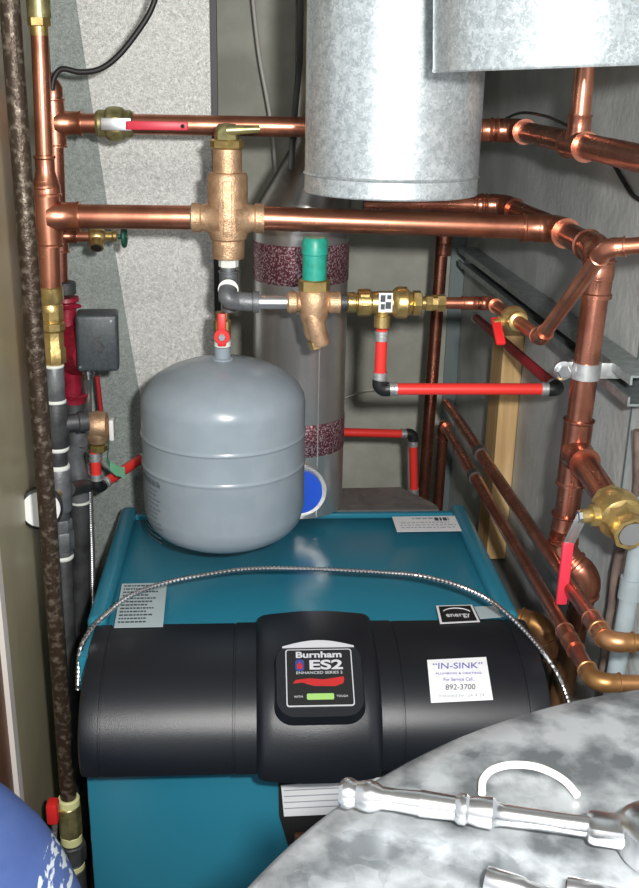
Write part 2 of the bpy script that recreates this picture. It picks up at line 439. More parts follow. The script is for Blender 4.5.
# badge: inclined plane fitted through the photo's corners on the cover
xm = (xc0 + xc1) / 2
def hpt(x, th, off):
    pr = hoodprof(x, 1, off, th, th - 1, 1); return pr[0]
ta, tb = 68, 33
p1, p2 = hpt(xm, ta, .019), hpt(xm, tb, .019)
bu = (p1 - p2).normalized(); bx = V((1, 0, 0)); bn = bx.cross(bu)
bc = (p1 + p2) / 2 + bn * .014
def rrect(bm, c, xd, yd, w, h, rad, d, n=6, taper=0.):
    xd, yd = V(xd), V(yd); nn = xd.cross(yd)
    poly = []
    for sx, sy, a0 in ((1, 1, 0), (-1, 1, 90), (-1, -1, 180), (1, -1, 270)):
        for i in range(n + 1):
            a = math.radians(a0 + 90 * i / n)
            poly.append((sx * (w / 2 - rad) + math.cos(a) * rad, sy * (h / 2 - rad) + math.sin(a) * rad))
    f = [bm.verts.new(V(c) + xd * x * (1 - taper) + yd * y * (1 - taper) + nn * d) for x, y in poly]
    b = [bm.verts.new(V(c) + xd * x + yd * y) for x, y in poly]
    bm.faces.new(f); bm.faces.new(b[::-1]); m_ = len(f)
    for i in range(m_): bm.faces.new((b[i], b[(i + 1) % m_], f[(i + 1) % m_], f[i]))
    return bm
bw = .090
bm = B(); rrect(bm, bc - bn * .018 - bu * .006, bx, bu, bw * 1.36, bw * 1.27, .026, .0175, taper=.06); obj('badge_frame', bm, 'hood_black', boiler)
bm = B(); rrect(bm, bc - bu * .004, bx, bu, bw, bw * .93, .004, .0012); badge = obj('badge', bm, 'badge_silver', boiler, False)
bm = B(); rrect(bm, bc - bu * .004 + bn * .001, bx, bu, bw - .003, bw * .93 - .003, .003, .0008); obj('badge_face', bm, 'black_plastic', badge, False)
bo = bc - bu * .004 + bn * .0019
add_text('Burnham', .0125, bo + bu * .0325, bx, bu, 'badge_silver', badge, bold=.03, width=.062)
add_text('ES2', .0190, bo + bu * .0170 + bx * .009, bx, bu, 'badge_silver', badge, bold=.03, width=.045)
add_text('ENHANCED SERIES 2', .0055, bo + bu * .006, bx, bu, 'badge_silver', badge, width=.062)
add_text('WITH', .0045, bo - bu * .0285 - bx * .029, bx, bu, 'badge_silver', badge)
add_text('TOUGH', .0042, bo - bu * .0285 + bx * .029, bx, bu, 'badge_silver', badge)
bm = B(); rrect(bm, bo - bu * .0285, bx, bu, .036, .0088, .002, .0004); obj('green_stripe', bm, 'badge_green', badge, False)
bm = B()
prism(bm, [bo + bx * a * .001 + bu * b * .001 for a, b in ((-32, -4), (-14, -2), (5, -4), (32, 0), (33, -4), (31, -10), (20, -14), (-8, -13), (-18, -10), (-22, -8), (-36, -9))], bn * .0004)
obj('red_swoosh', bm, 'badge_red', badge, False)
bm = B(); rrect(bm, bo + bu * .0175 - bx * .026, bx, bu, .012, .017, .004, .0003); obj('blue_flame_mark', bm, 'badge_blue', badge, False)
bm = B(); prism(bm, [bo + bu * .0175 - bx * .026 + bx * a * .001 + bu * b * .001 + bn * .0004 for a, b in ((-3, -5), (-4, 0), (-1, 3), (0, 6), (2, 2), (4, -1), (3, -5), (0, -6))], bn * .0004)
obj('red_flame_mark', bm, 'badge_red', badge, False)
bm = B(); cr = [bc + bu * .0405 + bx * (-.049) + bn * .0]
n = 12
for i in range(n + 1):
    t = i / n; cr.append(bc + bu * (.0425 + .009 * math.sin(PI * t)) + bx * (-.049 + .098 * t))
cr.append(bc + bu * .0405 + bx * .049)
prism(bm, cr, bn * .0015 ); obj('silver_crescent', bm, 'badge_silver', boiler, False)

# service sticker on the right of the hood
def on_hood(px, py):            # point of the hood surface under a photo pixel
    best = None
    for i in range(0, 400):
        d = ray(px, py); 
        y = 1.12 + i * .0006; p = EYE + d * (y / d.y)
        k = ((HC.y - p.y) / HA_), ((p.z - HC.z) / HB_)
        e = .95
        v = abs(k[0]) ** (2 / e) + abs(k[1]) ** (2 / e) if k[0] > -1 else 9
        if v <= 1.0: return p
    return p
def patch(bm, corners, nu=1, nv=10, lift=.001, fn=on_hood):
    """paper laid on the curved hood: corners TL TR BR BL in photo pixels"""
    g = []
    for j in range(nv + 1):
        row = []
        for i in range(nu + 1):
            u, v = i / nu, j / nv
            x = (corners[0][0] * (1 - u) + corners[1][0] * u) * (1 - v) + (corners[3][0] * (1 - u) + corners[2][0] * u) * v
            y = (corners[0][1] * (1 - u) + corners[1][1] * u) * (1 - v) + (corners[3][1] * (1 - u) + corners[2][1] * u) * v
            row.append(bm.verts.new(fn(x, y)))
        g.append(row)
    for j in range(nv):
        for i in range(nu): bm.faces.new((g[j][i], g[j + 1][i], g[j + 1][i + 1], g[j][i + 1]))
    r = bmesh.ops.extrude_face_region(bm, geom=bm.faces[:]); nrm = V((0, -.75, .66))
    vs = [e for e in r['geom'] if isinstance(e, bmesh.types.BMVert)]
    bmesh.ops.translate(bm, verts=vs, vec=nrm * lift)
    return bm
c4 = [(427, 660), (486, 657), (493, 700), (431, 703)]
bm = B(); patch(bm, c4); st = obj('service_sticker', bm, 'paper', boiler, False)
def sticker_text(body, v, size, m, wpx, par=st, cc=c4):
    um = .5
    x = (cc[0][0] + cc[1][0]) / 2 * (1 - v) + (cc[2][0] + cc[3][0]) / 2 * v; y = (cc[0][1] + cc[1][1]) / 2 * (1 - v) + (cc[2][1] + cc[3][1]) / 2 * v
    a, b = on_hood(x, y - 3), on_hood(x, y + 3); u = (a - b).normalized(); n_ = V((1, 0, 0)).cross(u)
    add_text(body, size, on_hood(x, y) + n_ * .0014, (1, 0, 0), u, m, par, width=mm(wpx, on_hood(x, y)))
sticker_text('\u201cIN-SINK\u201d', .19, .0145, 'print_blue', 50)
sticker_text('PLUMBING & HEATING', .36, .0042, 'print_blue', 46)
sticker_text('For Service Call...', .50, .0075, 'print_blue', 32)
sticker_text('892-3700', .68, .0115, 'print_dark', 30)
sticker_text('Installed by  24 4 24', .87, .006, 'print_gray', 46)

# labels on the top
def top_label(name, px4, m, z=ZT + .0006):
    bm = B(); P = [aZ(x, y, z) for x, y in px4]
    prism(bm, P, (0, 0, .0006)); return obj(name, bm, m, boiler, False), P
def rows(par, P, spec, m='print_gray'):
    """spec rows (v, u0, u1, thickness in v)"""
    TL, TR, BR, BL = P
    def q(u, v): return (TL * (1 - u) + TR * u) * (1 - v) + (BL * (1 - u) + BR * u) * v + V((0, 0, .0008))
    bm = B()
    for v, u0, u1, t in spec:
        u = u0
        while u < u1:
            w = random.uniform(.03, .09); e = min(u + w, u1)
            prism(bm, [q(u, v), q(e, v), q(e, v + t), q(u, v + t)], (0, 0, .0003)); u = e + .018
    o = obj('small_print', bm, m, par, False); return o
ra, P = top_label('rating_label', [(122, 584), (167, 583), (163, 627), (114, 628)], 'paper_gray')
rows(ra, P, [(.05 + .075 * i, .06, random.uniform(.6, .94), .03) for i in range(12)], 'print_dark')
wl, P = top_label('warning_label', [(392, 517), (456, 516), (463, 531), (397, 532)], 'paper')
rows(wl, P, [(.12, .3, .62, .09), (.42, .1, .85, .05), (.58, .08, .93, .05), (.74, .08, .9, .05)], 'print_gray')
rows(wl, P, [(.12, .64, .86, .2)], 'print_dark')
es, P = top_label('efficiency_label', [(436, 606), (472, 605), (480, 622), (440, 624)], 'paper')
bm = B(); c = sum(P, V()) / 4; prism(bm, [c + (p - c) * .88 + V((0, 0, .0008)) for p in P], (0, 0, .0003)); ef = obj('label_face', bm, 'black_plastic', es, False)
cc = c + V((0, -.001, .0014))
add_text('energy', .017, cc - V((0, .004, 0)), (1, .03, 0), (-.12, 1, 0), 'paper', es, width=.036)
bm = B(); sweep(bm, [cc + V((math.cos(a) * .022, math.sin(a) * .016 + .001, 0)) for a in [math.radians(20 + 12 * i) for i in range(12)]], .0007, 6); obj('arc_mark', bm, 'paper', es)
gl, P = top_label('side_label', [(474, 607), (497, 606), (504, 617), (480, 619)], 'paper_gray')

# front opening under the hood
def fr(px, py, y=1.249): return aY(px, py, y)
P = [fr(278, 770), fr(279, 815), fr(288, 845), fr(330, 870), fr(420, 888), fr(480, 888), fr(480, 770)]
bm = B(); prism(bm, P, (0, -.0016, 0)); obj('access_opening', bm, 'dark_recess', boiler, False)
bm = B(); prism(bm, [fr(281, 785, 1.246), fr(470, 770, 1.246), fr(470, 808, 1.246), fr(284, 816, 1.246)], (0, -.0012, 0)); al = obj('access_label', bm, 'paper', boiler, False)
bm = B()
for i in range(4): prism(bm, [fr(284, 790 + i * 6, 1.2445), fr(450, 782 + i * 6, 1.2445), fr(450, 783 + i * 6, 1.2445), fr(284, 791 + i * 6, 1.2445)], (0, -.0003, 0))
obj('small_print', bm, 'print_gray', al, False)
bm = B(); box(bm, fr(350, 845, 1.243) , (.17, .01, .05), bev=.003); obj('burner_cover', bm, 'burner_brown', boiler, False)

# draft hood (grey sheet metal behind the top)
z0 = ZT + .002
P = [aZ(300, 489, z0), aZ(400, 487, z0), aZ(431, 502, z0), aZ(437, 506, z0), V((aZ(440, 512, z0).x, YK + .001, z0)), V((-.12, YK + .001, z0)), V((-.14, 1.85, z0))]
bm = B(); prism(bm, P, (0, 0, -.5)); o = obj('draft_hood', bm, 'hood_metal', boiler, False, label='grey galvanised draft hood at the back')

# ================================================================ EXPANSION TANK
YT = 1.50
tc_ = aY(224, 450, YT); RT_ = .1262
tank = thing('expansion_tank', 'grey ribbed expansion tank hanging over the left of the boiler top', 'tank', (tc_.x, YT, .865))
def zat(py, y=YT, px=224): return aY(px, py, y).z
pr = [(0, .862), (.03, .863), (.06, .868), (.09, .878), (.11, .890), (.121, .905), (RT_, .925),
      (RT_, .996), (RT_ + .0006, .999), (RT_ + .0018, 1.001), (RT_ + .0018, 1.0025), (RT_ + .0002, 1.005), (RT_, 1.006), (RT_, 1.044), (RT_ + .0002, 1.046), (RT_ + .0018, 1.048), (RT_ + .0018, 1.0495), (RT_ + .0004, 1.052), (RT_, 1.054),
      (RT_, 1.095), (.1245, 1.106), (.118, 1.118), (.105, 1.131), (.085, 1.143), (.062, 1.152), (.035, 1.158), (.022, 1.160)]
bm = B(); _lathe(bm, [(r, z - .862) for r, z in pr], V((tc_.x, YT, .862)), V((0, 0, 1)), 96); obj('tank_shell', bm, 'tank_gray', tank)
bm = B(); _lathe(bm, [(.0165, 0), (.0165, .004), (.0125, .006), (.0125, .022), (.0105, .022)], V((tc_.x, YT, 1.158)), V((0, 0, 1)), 32); obj('neck', bm, 'tank_gray', tank)
bm = B()
for i in range(15):
    z = 1.000 - .0075 * i - (.01 if i == 0 else 0); a0 = math.radians(192); a1 = math.radians(222 + random.uniform(-5, 3)) 
    k = 6
    for j in range(k):
        b0 = a0 + (a1 - a0) * j / k; b1 = a0 + (a1 - a0) * (j + .8) / k; R = RT_ + .0006
        th = .0016 if i else .006
        w = [bm.verts.new((tc_.x + math.cos(b) * R, YT + math.sin(b) * R, zz)) for b, zz in ((b0, z), (b1, z), (b1, z - th), (b0, z - th))]
        bm.faces.new(w)
obj('printed_label', bm, 'tank_print', tank, False)
XT = tc_.x
# pipe assembly above tank
zb = zat(345, YT); 
tv = thing('tank_valve', 'small brass ball valve with red lever directly on top of the grey tank', 'valve', (XT, YT, 1.18))
top = aY(226, 312, YT)
bm = B(); _lathe(bm, [(.0105, 0), (.0105, .012), (.013, .014), (.013, .040), (.0105, .043), (.0105, top.z - 1.18)], V((XT, YT, 1.18)), V((0, 0, 1)), 8); obj('valve_body', bm, 'brass', tv)
bm = B(); box(bm, (XT, YT - .019, 1.210), (.0125, .006, .050), bev=.002); _lathe(bm, [(.0115, -.0035), (.012, -.002), (.012, .002), (.0115, .0035)], V((XT, YT - .019, 1.200)), V((0, 1, 0)), 20); hd = obj('handle', bm, 'red_bright', tv)
bm = B(); hexnut(bm, (XT, YT - .024, 1.200), (0, 1, 0), .0055, .006); obj('handle_nut', bm, 'chrome', hd)
bm = B(); _lathe(bm, [(.0125, 0), (.0125, .008), (.0115, .008)], V((XT, YT, 1.181)), V((0, 0, 1)), 24); obj('thread_tape', bm, 'tape_white', tv)

# air separator
YH = 1.50
hc = aY(228, 218, YH)
XS = hc.x
sep = thing('air_separator', 'bronze air separator with raised lettering on the horizontal copper header above the tank', 'air separator', (XS, YH, aY(228, 262, YH).z))
def zz(py): return aY(228, py, YH).z
bm = B()
rb = mm(20, hc)
prof = [(rb * .78, zz(258)), (rb * .80, zz(256)), (rb * .82, zz(240)), (rb * .93, zz(238)), (rb * 1.0, zz(230)), (rb * 1.0, zz(176)), (rb * .93, zz(173)), (rb * .72, zz(172)), (rb * .72, zz(149)), (rb * .66, zz(149))]
base = V((XS, YH, 0)); _lathe(bm, prof, base, V((0, 0, 1)), 48)
for s in (-1, 1):
    _lathe(bm, [(.031, .012), (.024, .024), (.0195, .034), (.0190, .038), (.0212, .040), (.0212, .052), (.018, .052)], hc, V((s, 0, 0)), 32)
sb_ = obj('separator_body', bm, 'bronze', sep)
bm = B(); box(bm, (XS, YH - rb - .0006, zz(207)), (.013, .003, zz(180) - zz(234)), bev=.001); obj('raised_bar', bm, 'bronze', sep)
add_text('SPIROVENT', .010, (XS, YH - rb - .0022, zz(207)), (0, 0, 1), (-1, 0, 0), 'bronze', sep, name='raised_lettering', width=.062, bold=.01)
add_text('150', .011, (XS, YH - rb * .72 - .0003, zz(162)), (1, 0, 0), (0, 0, 1), 'bronze', sep, name='raised_lettering')
add_text('MADE\nIN\nUSA', .007, (XS, YH - rb * .82 - .0006, zz(247)), (1, 0, 0), (0, 0, 1), 'bronze', sep, name='raised_lettering')
bm = B(); hexnut(bm, (XS, YH, zz(144)), (0, 0, 1), rb * .84, .013, 8); obj('hex_nut', bm, 'brass', sep)
bm = B(); _lathe(bm, [(rb * .62, zz(140)), (rb * .62, zz(133)), (rb * .5, zz(126)), (rb * .42, zz(124)), (0.001, zz(123))], base, V((0, 0, 1)), 8); obj('vent_cap', bm, 'brass_dull', sep)
bm = B(); sweep(bm, [V((XS, YH - .012, zz(130))), V((XS + mm(32, hc), YH - .012, zz(128)))], [.0075, .005], 16); obj('vent_spout', bm, 'brass_dull', sep)

# black fittings under the separator
zj = zz(297)
fit = thing('iron_fitting', 'dark iron nipple, tee and elbow between the bronze air separator and the tank valve', 'pipe fitting', (XS, YH, top.z))
bm = B(); sweep(bm, [V((XS, YH, zz(264))), V((XS, YH, top.z + .001))], .0108, 24); obj('nipple', bm, 'gray_iron', fit)
bm = B(); hexnut(bm, (XS, YH, zz(263)), (0, 0, 1), .0145, .012, 8); obj('bushing', bm, 'tape_white', fit)
bm = B(); collar_bm((XS, YH, zz(286)), V((0, 0, 1)), .0125, .045, 1.1, False, bm); _lathe(bm, [(.0125, 0), (.0125, .022), (.0145, .024), (.0145, .032), (.011, .032)], V((XS, YH, zz(285))), V((0, -1, 0)), 28); obj('tee', bm, 'gray_iron', fit)
bm = B(); _lathe(bm, [(.0148, .0), (.0148, .003), (.0115, .003)], V((XS, YH - .0325, zz(285))), V((0, -1, 0)), 28); obj('thread_tape', bm, 'tape_white', fit)
ep = V((XS, YH - .042, zz(297))); YFILL = YH - .042
e1 = aY(258, 302, YFILL)
bm = B(); sweep(bm, smooth_path([(XS, YFILL + .006, zz(285)), (XS, YFILL - .004, zz(292)), (XS + .014, YFILL, e1.z + .001), (e1.x - .012, YFILL, e1.z), (e1.x - .002, YFILL, e1.z)], 5), .0135, 24)
_lathe(bm, [(.0135, 0), (.0155, .001), (.0155, .010), (.0105, .010)], V((e1.x - .008, YFILL, e1.z)), V((1, 0, 0)), 24); obj('elbow', bm, 'gray_iron', fit)
e2 = aY(291, 302, YFILL); e2.z = e1.z
bm = B(); sweep(bm, [V((e1.x, YFILL, e1.z)), e2], .0105, 24); obj('nipple', bm, 'steel', fit)

# fill valve with green cap
ZF = e1.z
def fx(px): return aY(px, 301, YFILL).x
fv = thing('fill_valve', 'bronze pressure reducing valve with a tall green cap', 'valve', (fx(314), YFILL, ZF - .05))
bm = B(); c = V((fx(314), YFILL, ZF))
_lathe(bm, [(.013, fx(287) - fx(314)), (.016, fx(289) - fx(314)), (.016, fx(296) - fx(314)), (.013, fx(298) - fx(314)), (.013, fx(328) - fx(314)), (.016, fx(330) - fx(314)), (.016, fx(340) - fx(314)), (.012, fx(341) - fx(314))], c, V((1, 0, 0)), 20)
_lathe(bm, [(.010, -.055), (.013, -.05), (.017, -.03), (.022, -.012), (.024, .005), (.022, .016), (.019, .020)], c, V((0, 0, 1)), 24)
obj('valve_body', bm, 'bronze', fv)
sd = V((-.42, 0, 1)).normalized()
bm = B(); _lathe(bm, [(.012, -.058), (.014, -.054), (.014, -.02), (.012, 0)], c + V((-.006, -.008, -.004)), V((-.30, 0, 1)), 16); obj('strainer', bm, 'bronze', fv)
bm = B(); hexnut(bm, c + V((.004, -.008, -.060)), (-.3, 0, 1), .0115, .012); obj('strainer_plug', bm, 'brass', fv)
zc = aY(315, 283, YFILL).z; zt = aY(315, 240, YFILL).z
bm = B(); hexnut(bm, (c.x, YFILL, zc - .003), (0, 0, 1), .023, .018, 8); obj('hex_collar', bm, 'brass', fv)
bm = B(); _lathe(bm, [(.0175, 0), (.0175, .6 * (zt - zc)), (.019, .62 * (zt - zc)), (.019, .9 * (zt - zc)), (.016, (zt - zc)), (.004, (zt - zc) + .001)], V((c.x, YFILL, zc + .004)), V((0, 0, 1)), 24); obj('green_cap', bm, 'green_cap', fv, label='tall green plastic cap')
# dark nipple
bm = B(); sweep(bm, [V((fx(338), YFILL, ZF)), V((fx(352), YFILL, ZF))], .0115, 20); o = obj('iron_nipple', bm, 'black_iron'); tag(o, 'short dark nipple between green-capped valve and brass backflow preventer', 'pipe fitting')
# backflow preventer
bp_ = thing('backflow_preventer', 'brass backflow preventer with a black and white tag and a downward outlet', 'valve', (fx(385), YFILL, ZF - .06))
bm = B(); X0 = fx(385); 
_lathe(bm, [(.012, fx(347) - X0), (.015, fx(348) - X0), (.015, fx(355) - X0), (.013, fx(356) - X0), (.013, fx(357) - X0), (.0195, fx(358) - X0), (.0195, fx(370) - X0), (.016, fx(372) - X0), (.017, fx(380) - X0), (.017, fx(392) - X0), (.0215, fx(395) - X0), (.0235, fx(398) - X0), (.0235, fx(406) - X0), (.019, fx(408) - X0), (.015, fx(412) - X0)], V((X0, YFILL, ZF)), V((1, 0, 0)), 28)
_lathe(bm, [(.010, 0), (.010, .018), (.0120, .020), (.0120, .036), (.009, .038)], V((fx(383), YFILL, ZF)), V((0, 0, -1)), 20)
obj('valve_body', bm, 'brass', bp_)
bm = B(); hexnut(bm, (fx(364), YFILL, ZF), (1, 0, 0), .0205, mm(11, hc), 8); obj('union_nut', bm, 'brass', bp_)
bm = B(); hexnut(bm, (fx(417), YFILL, ZF), (1, 0, 0), .019, mm(9, hc), 6); obj('union_nut', bm, 'brass', bp_)
bm = B(); box(bm, (fx(384), YFILL - .0185, ZF + .004), (.020, .0015, .028)); tg = obj('name_tag', bm, 'paper', bp_, False)
bm = B()
for a, b, w, h in ((-.004, .006, .007, .010), (.005, .008, .006, .006), (-.004, -.006, .006, .008), (.004, -.004, .008, .010)): box(bm, (fx(384) + a, YFILL - .0195, ZF + .004 + b), (w, .0006, h))
obj('tag_print', bm, 'print_dark', tg, False)
bm = B(); sweep(bm, [V((fx(412), YFILL, ZF)), V((fx(433), YFILL, ZF))], .009, 20); hexnut(bm, (fx(429), YFILL, ZF), (1, 0, 0), .012, .012); obj('outlet', bm, 'brass', bp_)
bm = B(); sweep(bm, [V((fx(432), YFILL, ZF)), V((fx(438), YFILL, ZF))], .012, 8); obj('reducing_bushing', bm, 'brass', bp_)

# ================================================================ COPPER
def collar(par, c, d, r, L, m='copper', bead=True): return obj('coupling', collar_bm(c, d, r, L, 1.13, bead), m, par)
# --- front riser + header
rH = .0172
cR = aY(46, 214, YH); XR1 = aY(47, 214, YH).x; ZH = hc.z
XR1b = aY(55, 320, YH).x
lean = (aY(55, 320, YH) - aY(45, 100, YH)); 
def R1(py): 
    a, b = aY(40.5, 60, YH), aY(49.5, 290, YH); z = aY(48, py, YH).z
    t = (z - a.z) / (b.z - a.z); return V((a.x + (b.x - a.x) * t, YH, z))
hdL = thing('copper_riser', 'front copper riser at the left carrying the lower horizontal header tee', 'pipe', R1(290))
bm = B(); sweep(bm, [R1(34), R1(172)], .0118, 32); obj('pipe', bm, 'copper', hdL)
bm = B(); _lathe(bm, [(.0135, 0), (.0155, .001), (.0155, .004), (.0135, .006), (.0135, .022), (.0155, .03), (.0185, .040), (.0195, .042), (.0195, .052), (.021, .053), (.021, .056), (.018, .056)], R1(155), V((0, 0, -1)), 32); obj('reducer', bm, 'copper', hdL)
tH = R1(216); tH = V((tH.x, YH, ZH))
obj('tee', tee_bm(tH, V((0, 0, 1)), V((1, 0, 0)), rH, L=.085), 'copper', hdL)
bm = B(); sweep(bm, [R1(180), R1(288)], rH, 32); obj('pipe', bm, 'copper', hdL)
bm = B(); _lathe(bm, [(.018, 0), (.0195, .002), (.0195, .02), (.016, .026), (.0175, .030), (.0175, .036)], R1(286), V((0, 0, -1)), 24); obj('adapter', bm, 'brass', hdL, label='brass threaded adapter')
# brass fitting at the very top of riser
tb_ = thing('brass_fitting', 'brass threaded fitting on top of the front left riser at the upper edge', 'pipe fitting', R1(35))
bm = B(); _lathe(bm, [(.016, R1(18).z), (.016, R1(-60).z)], V((R1(0).x, YH, 0)), V((0, 0, 1)), 24); obj('fitting_body', bm, 'brass_dull', tb_)
bm = B(); hexnut(bm, (R1(24).x, YH, R1(22).z), (0, 0, 1), .0155, .012, 6); _lathe(bm, [(.0125, 0), (.0125, .02)], R1(36), V((0, 0, 1)), 24); obj('hex_nut', bm, 'brass', tb_)
# header pieces
p0 = V((tH.x + .01, YH, ZH))
EL = aY(556, 229, YH); EL.z = aY(530, 228, YH).z
xa = XS - .050; xb = XS + .050
h1 = thing('copper_header', 'thick horizontal copper pipe between the left riser tee and bronze air separator', 'pipe', p0)
bm = B(); sweep(bm, [p0, V((xa, YH, ZH))], rH, 32); obj('pipe', bm, 'copper', h1)
bm = B(); _lathe(bm, [(rH * 1.04, 0), (rH * 1.14, .003), (rH * 1.04, .008)], V((xa - .004, YH, ZH)), V((1, 0, 0)), 32); obj('solder_joint', bm, 'solder', h1)
# right header: goes right, turns towards viewer, tees down
XV = EL.x
def RX(px, py): return aX(px, py, XV)
T2 = RX(601, 252); 
YV = T2.y; zT2 = T2.z
hr = thing('copper_header', 'thick horizontal copper pipe from the air separator turning down on the right wall', 'pipe', (XV, YV, .9))
elz = EL.z
bm = B(); sweep(bm, trimmed(V((xb, YH, ZH)), EL, rH, None, V((XV, YV, elz))), rH, 32); obj('pipe', bm, 'copper', hr)
T2 = V((XV, YV, elz - .002))
obj('elbow', elbow_bm(EL, V((-1, 0, 0)), T2 - EL, rH, leg=rH * 1.3), 'copper', hr)
bm = B(); sweep(bm, trimmed(EL, T2, rH, EL - V((1, 0, 0)), T2 - V((0, 0, 1))), rH, 32); obj('pipe', bm, 'copper_dull', hr)
# vertical big pipe
vt, vb = T2, aY(565, 530, YV)
def VP(py):
    a, b = T2, aY(566, 520, YV); z = aY(580, py, YV).z
    t = (z - a.z) / (b.z - a.z); return V((a.x + (b.x - a.x) * t, YV, z))
dn = (VP(520) - T2).normalized()
obj('elbow', elbow_bm(T2, EL - T2, dn, rH, leg=rH * 1.6), 'copper_dull', hr)
bm = B(); sweep(bm, trimmed(T2, VP(545), rH, EL), rH, 32); obj('pipe', bm, 'copper_dull', hr)
collar(hr, VP(278), dn, rH, .05, 'copper_dull')
tq = VP(452)
brd = V((0.03, -1, -.03)).normalized()
obj('tee', tee_bm(tq, dn, brd, rH, L=.095, Lb=.042), 'copper_dull', hr)
collar(hr, VP(528), dn, rH, .045, 'copper_dull')
# lower zig-zag behind the hood
z1, z2, z3, z4 = VP(552), aY(588, 578, YV - .02), aY(576, 625, YV), aY(560, 700, YV + .02)
zz_ = [z1 , z2, z3, z4]
for i in range(3):
    bm = B(); sweep(bm, [zz_[i], zz_[i + 1]], rH, 32); obj('pipe', bm, 'copper_dull' if i < 2 else 'copper_bronzed', hr)
obj('elbow', elbow_bm(z1, T2 - z1, z2 - z1, rH, leg=rH * .5), 'copper', hr)
obj('elbow', elbow_bm(z2, z1 - z2, z3 - z2, rH, leg=rH * .7), 'copper', hr)
bm = B(); sweep(bm, [z4, z4 + V((0, 0, -.35))], rH, 32); obj('pipe', bm, 'copper_bronzed', hr)
# branch towards the viewer ending in the big ball valve
bp0 = tq
bvc = aY(613, 515, 1); 
k = aX(611, 504, XV + .006); bve = k
br = line('copper_branch', 'copper stub from the right vertical pipe to the large brass ball valve', [tq + brd * .03, bve], rH, 'copper_dull')
bd = (bve - tq).normalized()
# large ball valve
bv = thing('ball_valve', 'large brass ball valve with long red lever at the right side', 'valve', bve)
ec = bve + bd * .01
bm = B(); 
_lathe(bm, [(.019, -.012), (.023, -.010), (.023, .000), (.0225, .004), (.028, .012), (.030, .022), (.028, .034), (.0225, .042), (.022, .05), (.0235, .052), (.0235, .066), (.0185, .066), (.0185, .056)], bve, bd, 8)
_lathe(bm, [(.0285, .006), (.0305, .014), (.031, .022), (.029, .034), (.02, .040)], bve, bd, 32)
vb_ = obj('valve_body', bm, 'brass', bv)
bm = B(); _lathe(bm, [(.0005, .0662), (.0165, .0662), (.0165, .0668), (.0005, .0668)], bve, bd, 24); obj('valve_bore', bm, 'steel', vb_)
sdv = V((-1, 0, 0)); sdv = (sdv - bd * sdv.dot(bd)).normalized()
stc = bve + bd * .022
bm = B(); _lathe(bm, [(.014, .02), (.014, .036), (.009, .037), (.009, .048), (.005, .05)], stc, sdv, 20); obj('stem', bm, 'brass', bv)
bm = B(); hexnut(bm, stc + sdv * .050, sdv, .008, .006); obj('stem_nut', bm, 'chrome', bv)
hb = [stc + sdv * .045, aY(572, 532, stc.y - .01), aY(566, 546, stc.y - .005), aY(563, 550, stc.y)]
h0 = stc + sdv * .046
hs = stc.y
hA = aY(579, 536, hs); hB = aY(568, 545, hs); hCc = aY(561, 604, hs)
def strip(bm, a, b, w, t, nrm):
    a, b = V(a), V(b); d = (b - a).normalized(); s_ = nrm.cross(d).normalized(); nn = d.cross(s_)
    box(bm, (a + b) / 2, ((b - a).length, w, t), d, s_, nn, bev=min(w, t) * .35)
NV = V((0, -1, .3)).normalized()
bm = B(); strip(bm, h0 + V((0, 0, .004)), hB, .014, .003, NV); hd = obj('handle', bm, 'steel', bv)
bm = B(); strip(bm, hB + (hB - hCc) * .05, hCc, .0145, .007, NV); obj('handle_grip', bm, 'red_vinyl', hd, label='red vinyl grip')

# upper back pipe (R2, valve, duct back, right wall run)
YU = 1.63; rU = .0150
zU = aY(180, 125, YU).z
def R2(py):
    a, b = aY(53, 90, YU), aY(60, 290, YU); z = aY(56, py, YU).z
    t = (z - a.z) / (b.z - a.z); return V((a.x + (b.x - a.x) * t, YU, z))
r2 = thing('copper_riser', 'rear copper riser at the left behind the front one, feeding the red pump', 'pipe', R2(280))
bm = B(); sweep(bm, [R2(92), R2(285)], .0135, 28); obj('pipe', bm, 'copper_dull', r2)
bm = B(); _lathe(bm, [(.0150, 0), (.0150, .014), (.010, .024), (.0045, .028), (.002, .034)], R2(97), V((0, 0, 1)), 24); obj('end_cap', bm, 'copper_dull', r2)
c = R2(126); c.z = zU
obj('tee', tee_bm(c, V((0, 0, 1)), V((1, 0, 0)), rU, L=.07), 'copper', r2)
c2 = R2(236)
obj('tee', tee_bm(c2, V((0, 0, 1)), V((1, 0, 0)), .0135, .009, L=.05), 'copper_dull', r2)
bxx = aY(100, 126, YU).x
bm = B(); sweep(bm, [c, V((bxx + .003, YU, zU))], rU, 28); obj('pipe', bm, 'copper', r2)
bm = B(); sweep(bm, [c2, V((aY(94, 236, YU).x, YU, c2.z))], .0085, 24); obj('branch_pipe', bm, 'copper', r2)
bv2 = thing('ball_valve', 'brass ball valve with red lever on the upper horizontal copper pipe', 'valve', (aY(115, 126, YU).x, YU, zU))
bm = B(); xc_ = aY(115, 126, YU).x
_lathe(bm, [(.0175, -.028), (.0205, -.024), (.0205, -.014), (.0245, -.010), (.026, .0), (.0245, .012), (.0205, .016), (.0205, .024), (.0175, .028)], V((xc_, YU, zU)), V((1, 0, 0)), 28)
obj('valve_body', bm, 'brass_dull', bv2)
bm = B(); _lathe(bm, [(.011, 0), (.011, .030), (.006, .031), (.006, .036)], V((xc_ + .004, YU, zU)), V((0, -1, 0)), 16); obj('stem', bm, 'brass', bv2)
bm = B(); x1 = aY(188, 126, YU - .04).x; box(bm, ((xc_ + .02 + x1) / 2, YU - .036, zU), (x1 - xc_ - .02, .004, .013), bev=.0018); hd = obj('handle', bm, 'red_vinyl', bv2)
bm = B(); box(bm, (xc_ + .006, YU - .035, zU + .001), (.045, .003, .018), bev=.001); obj('handle_base', bm, 'steel', hd)
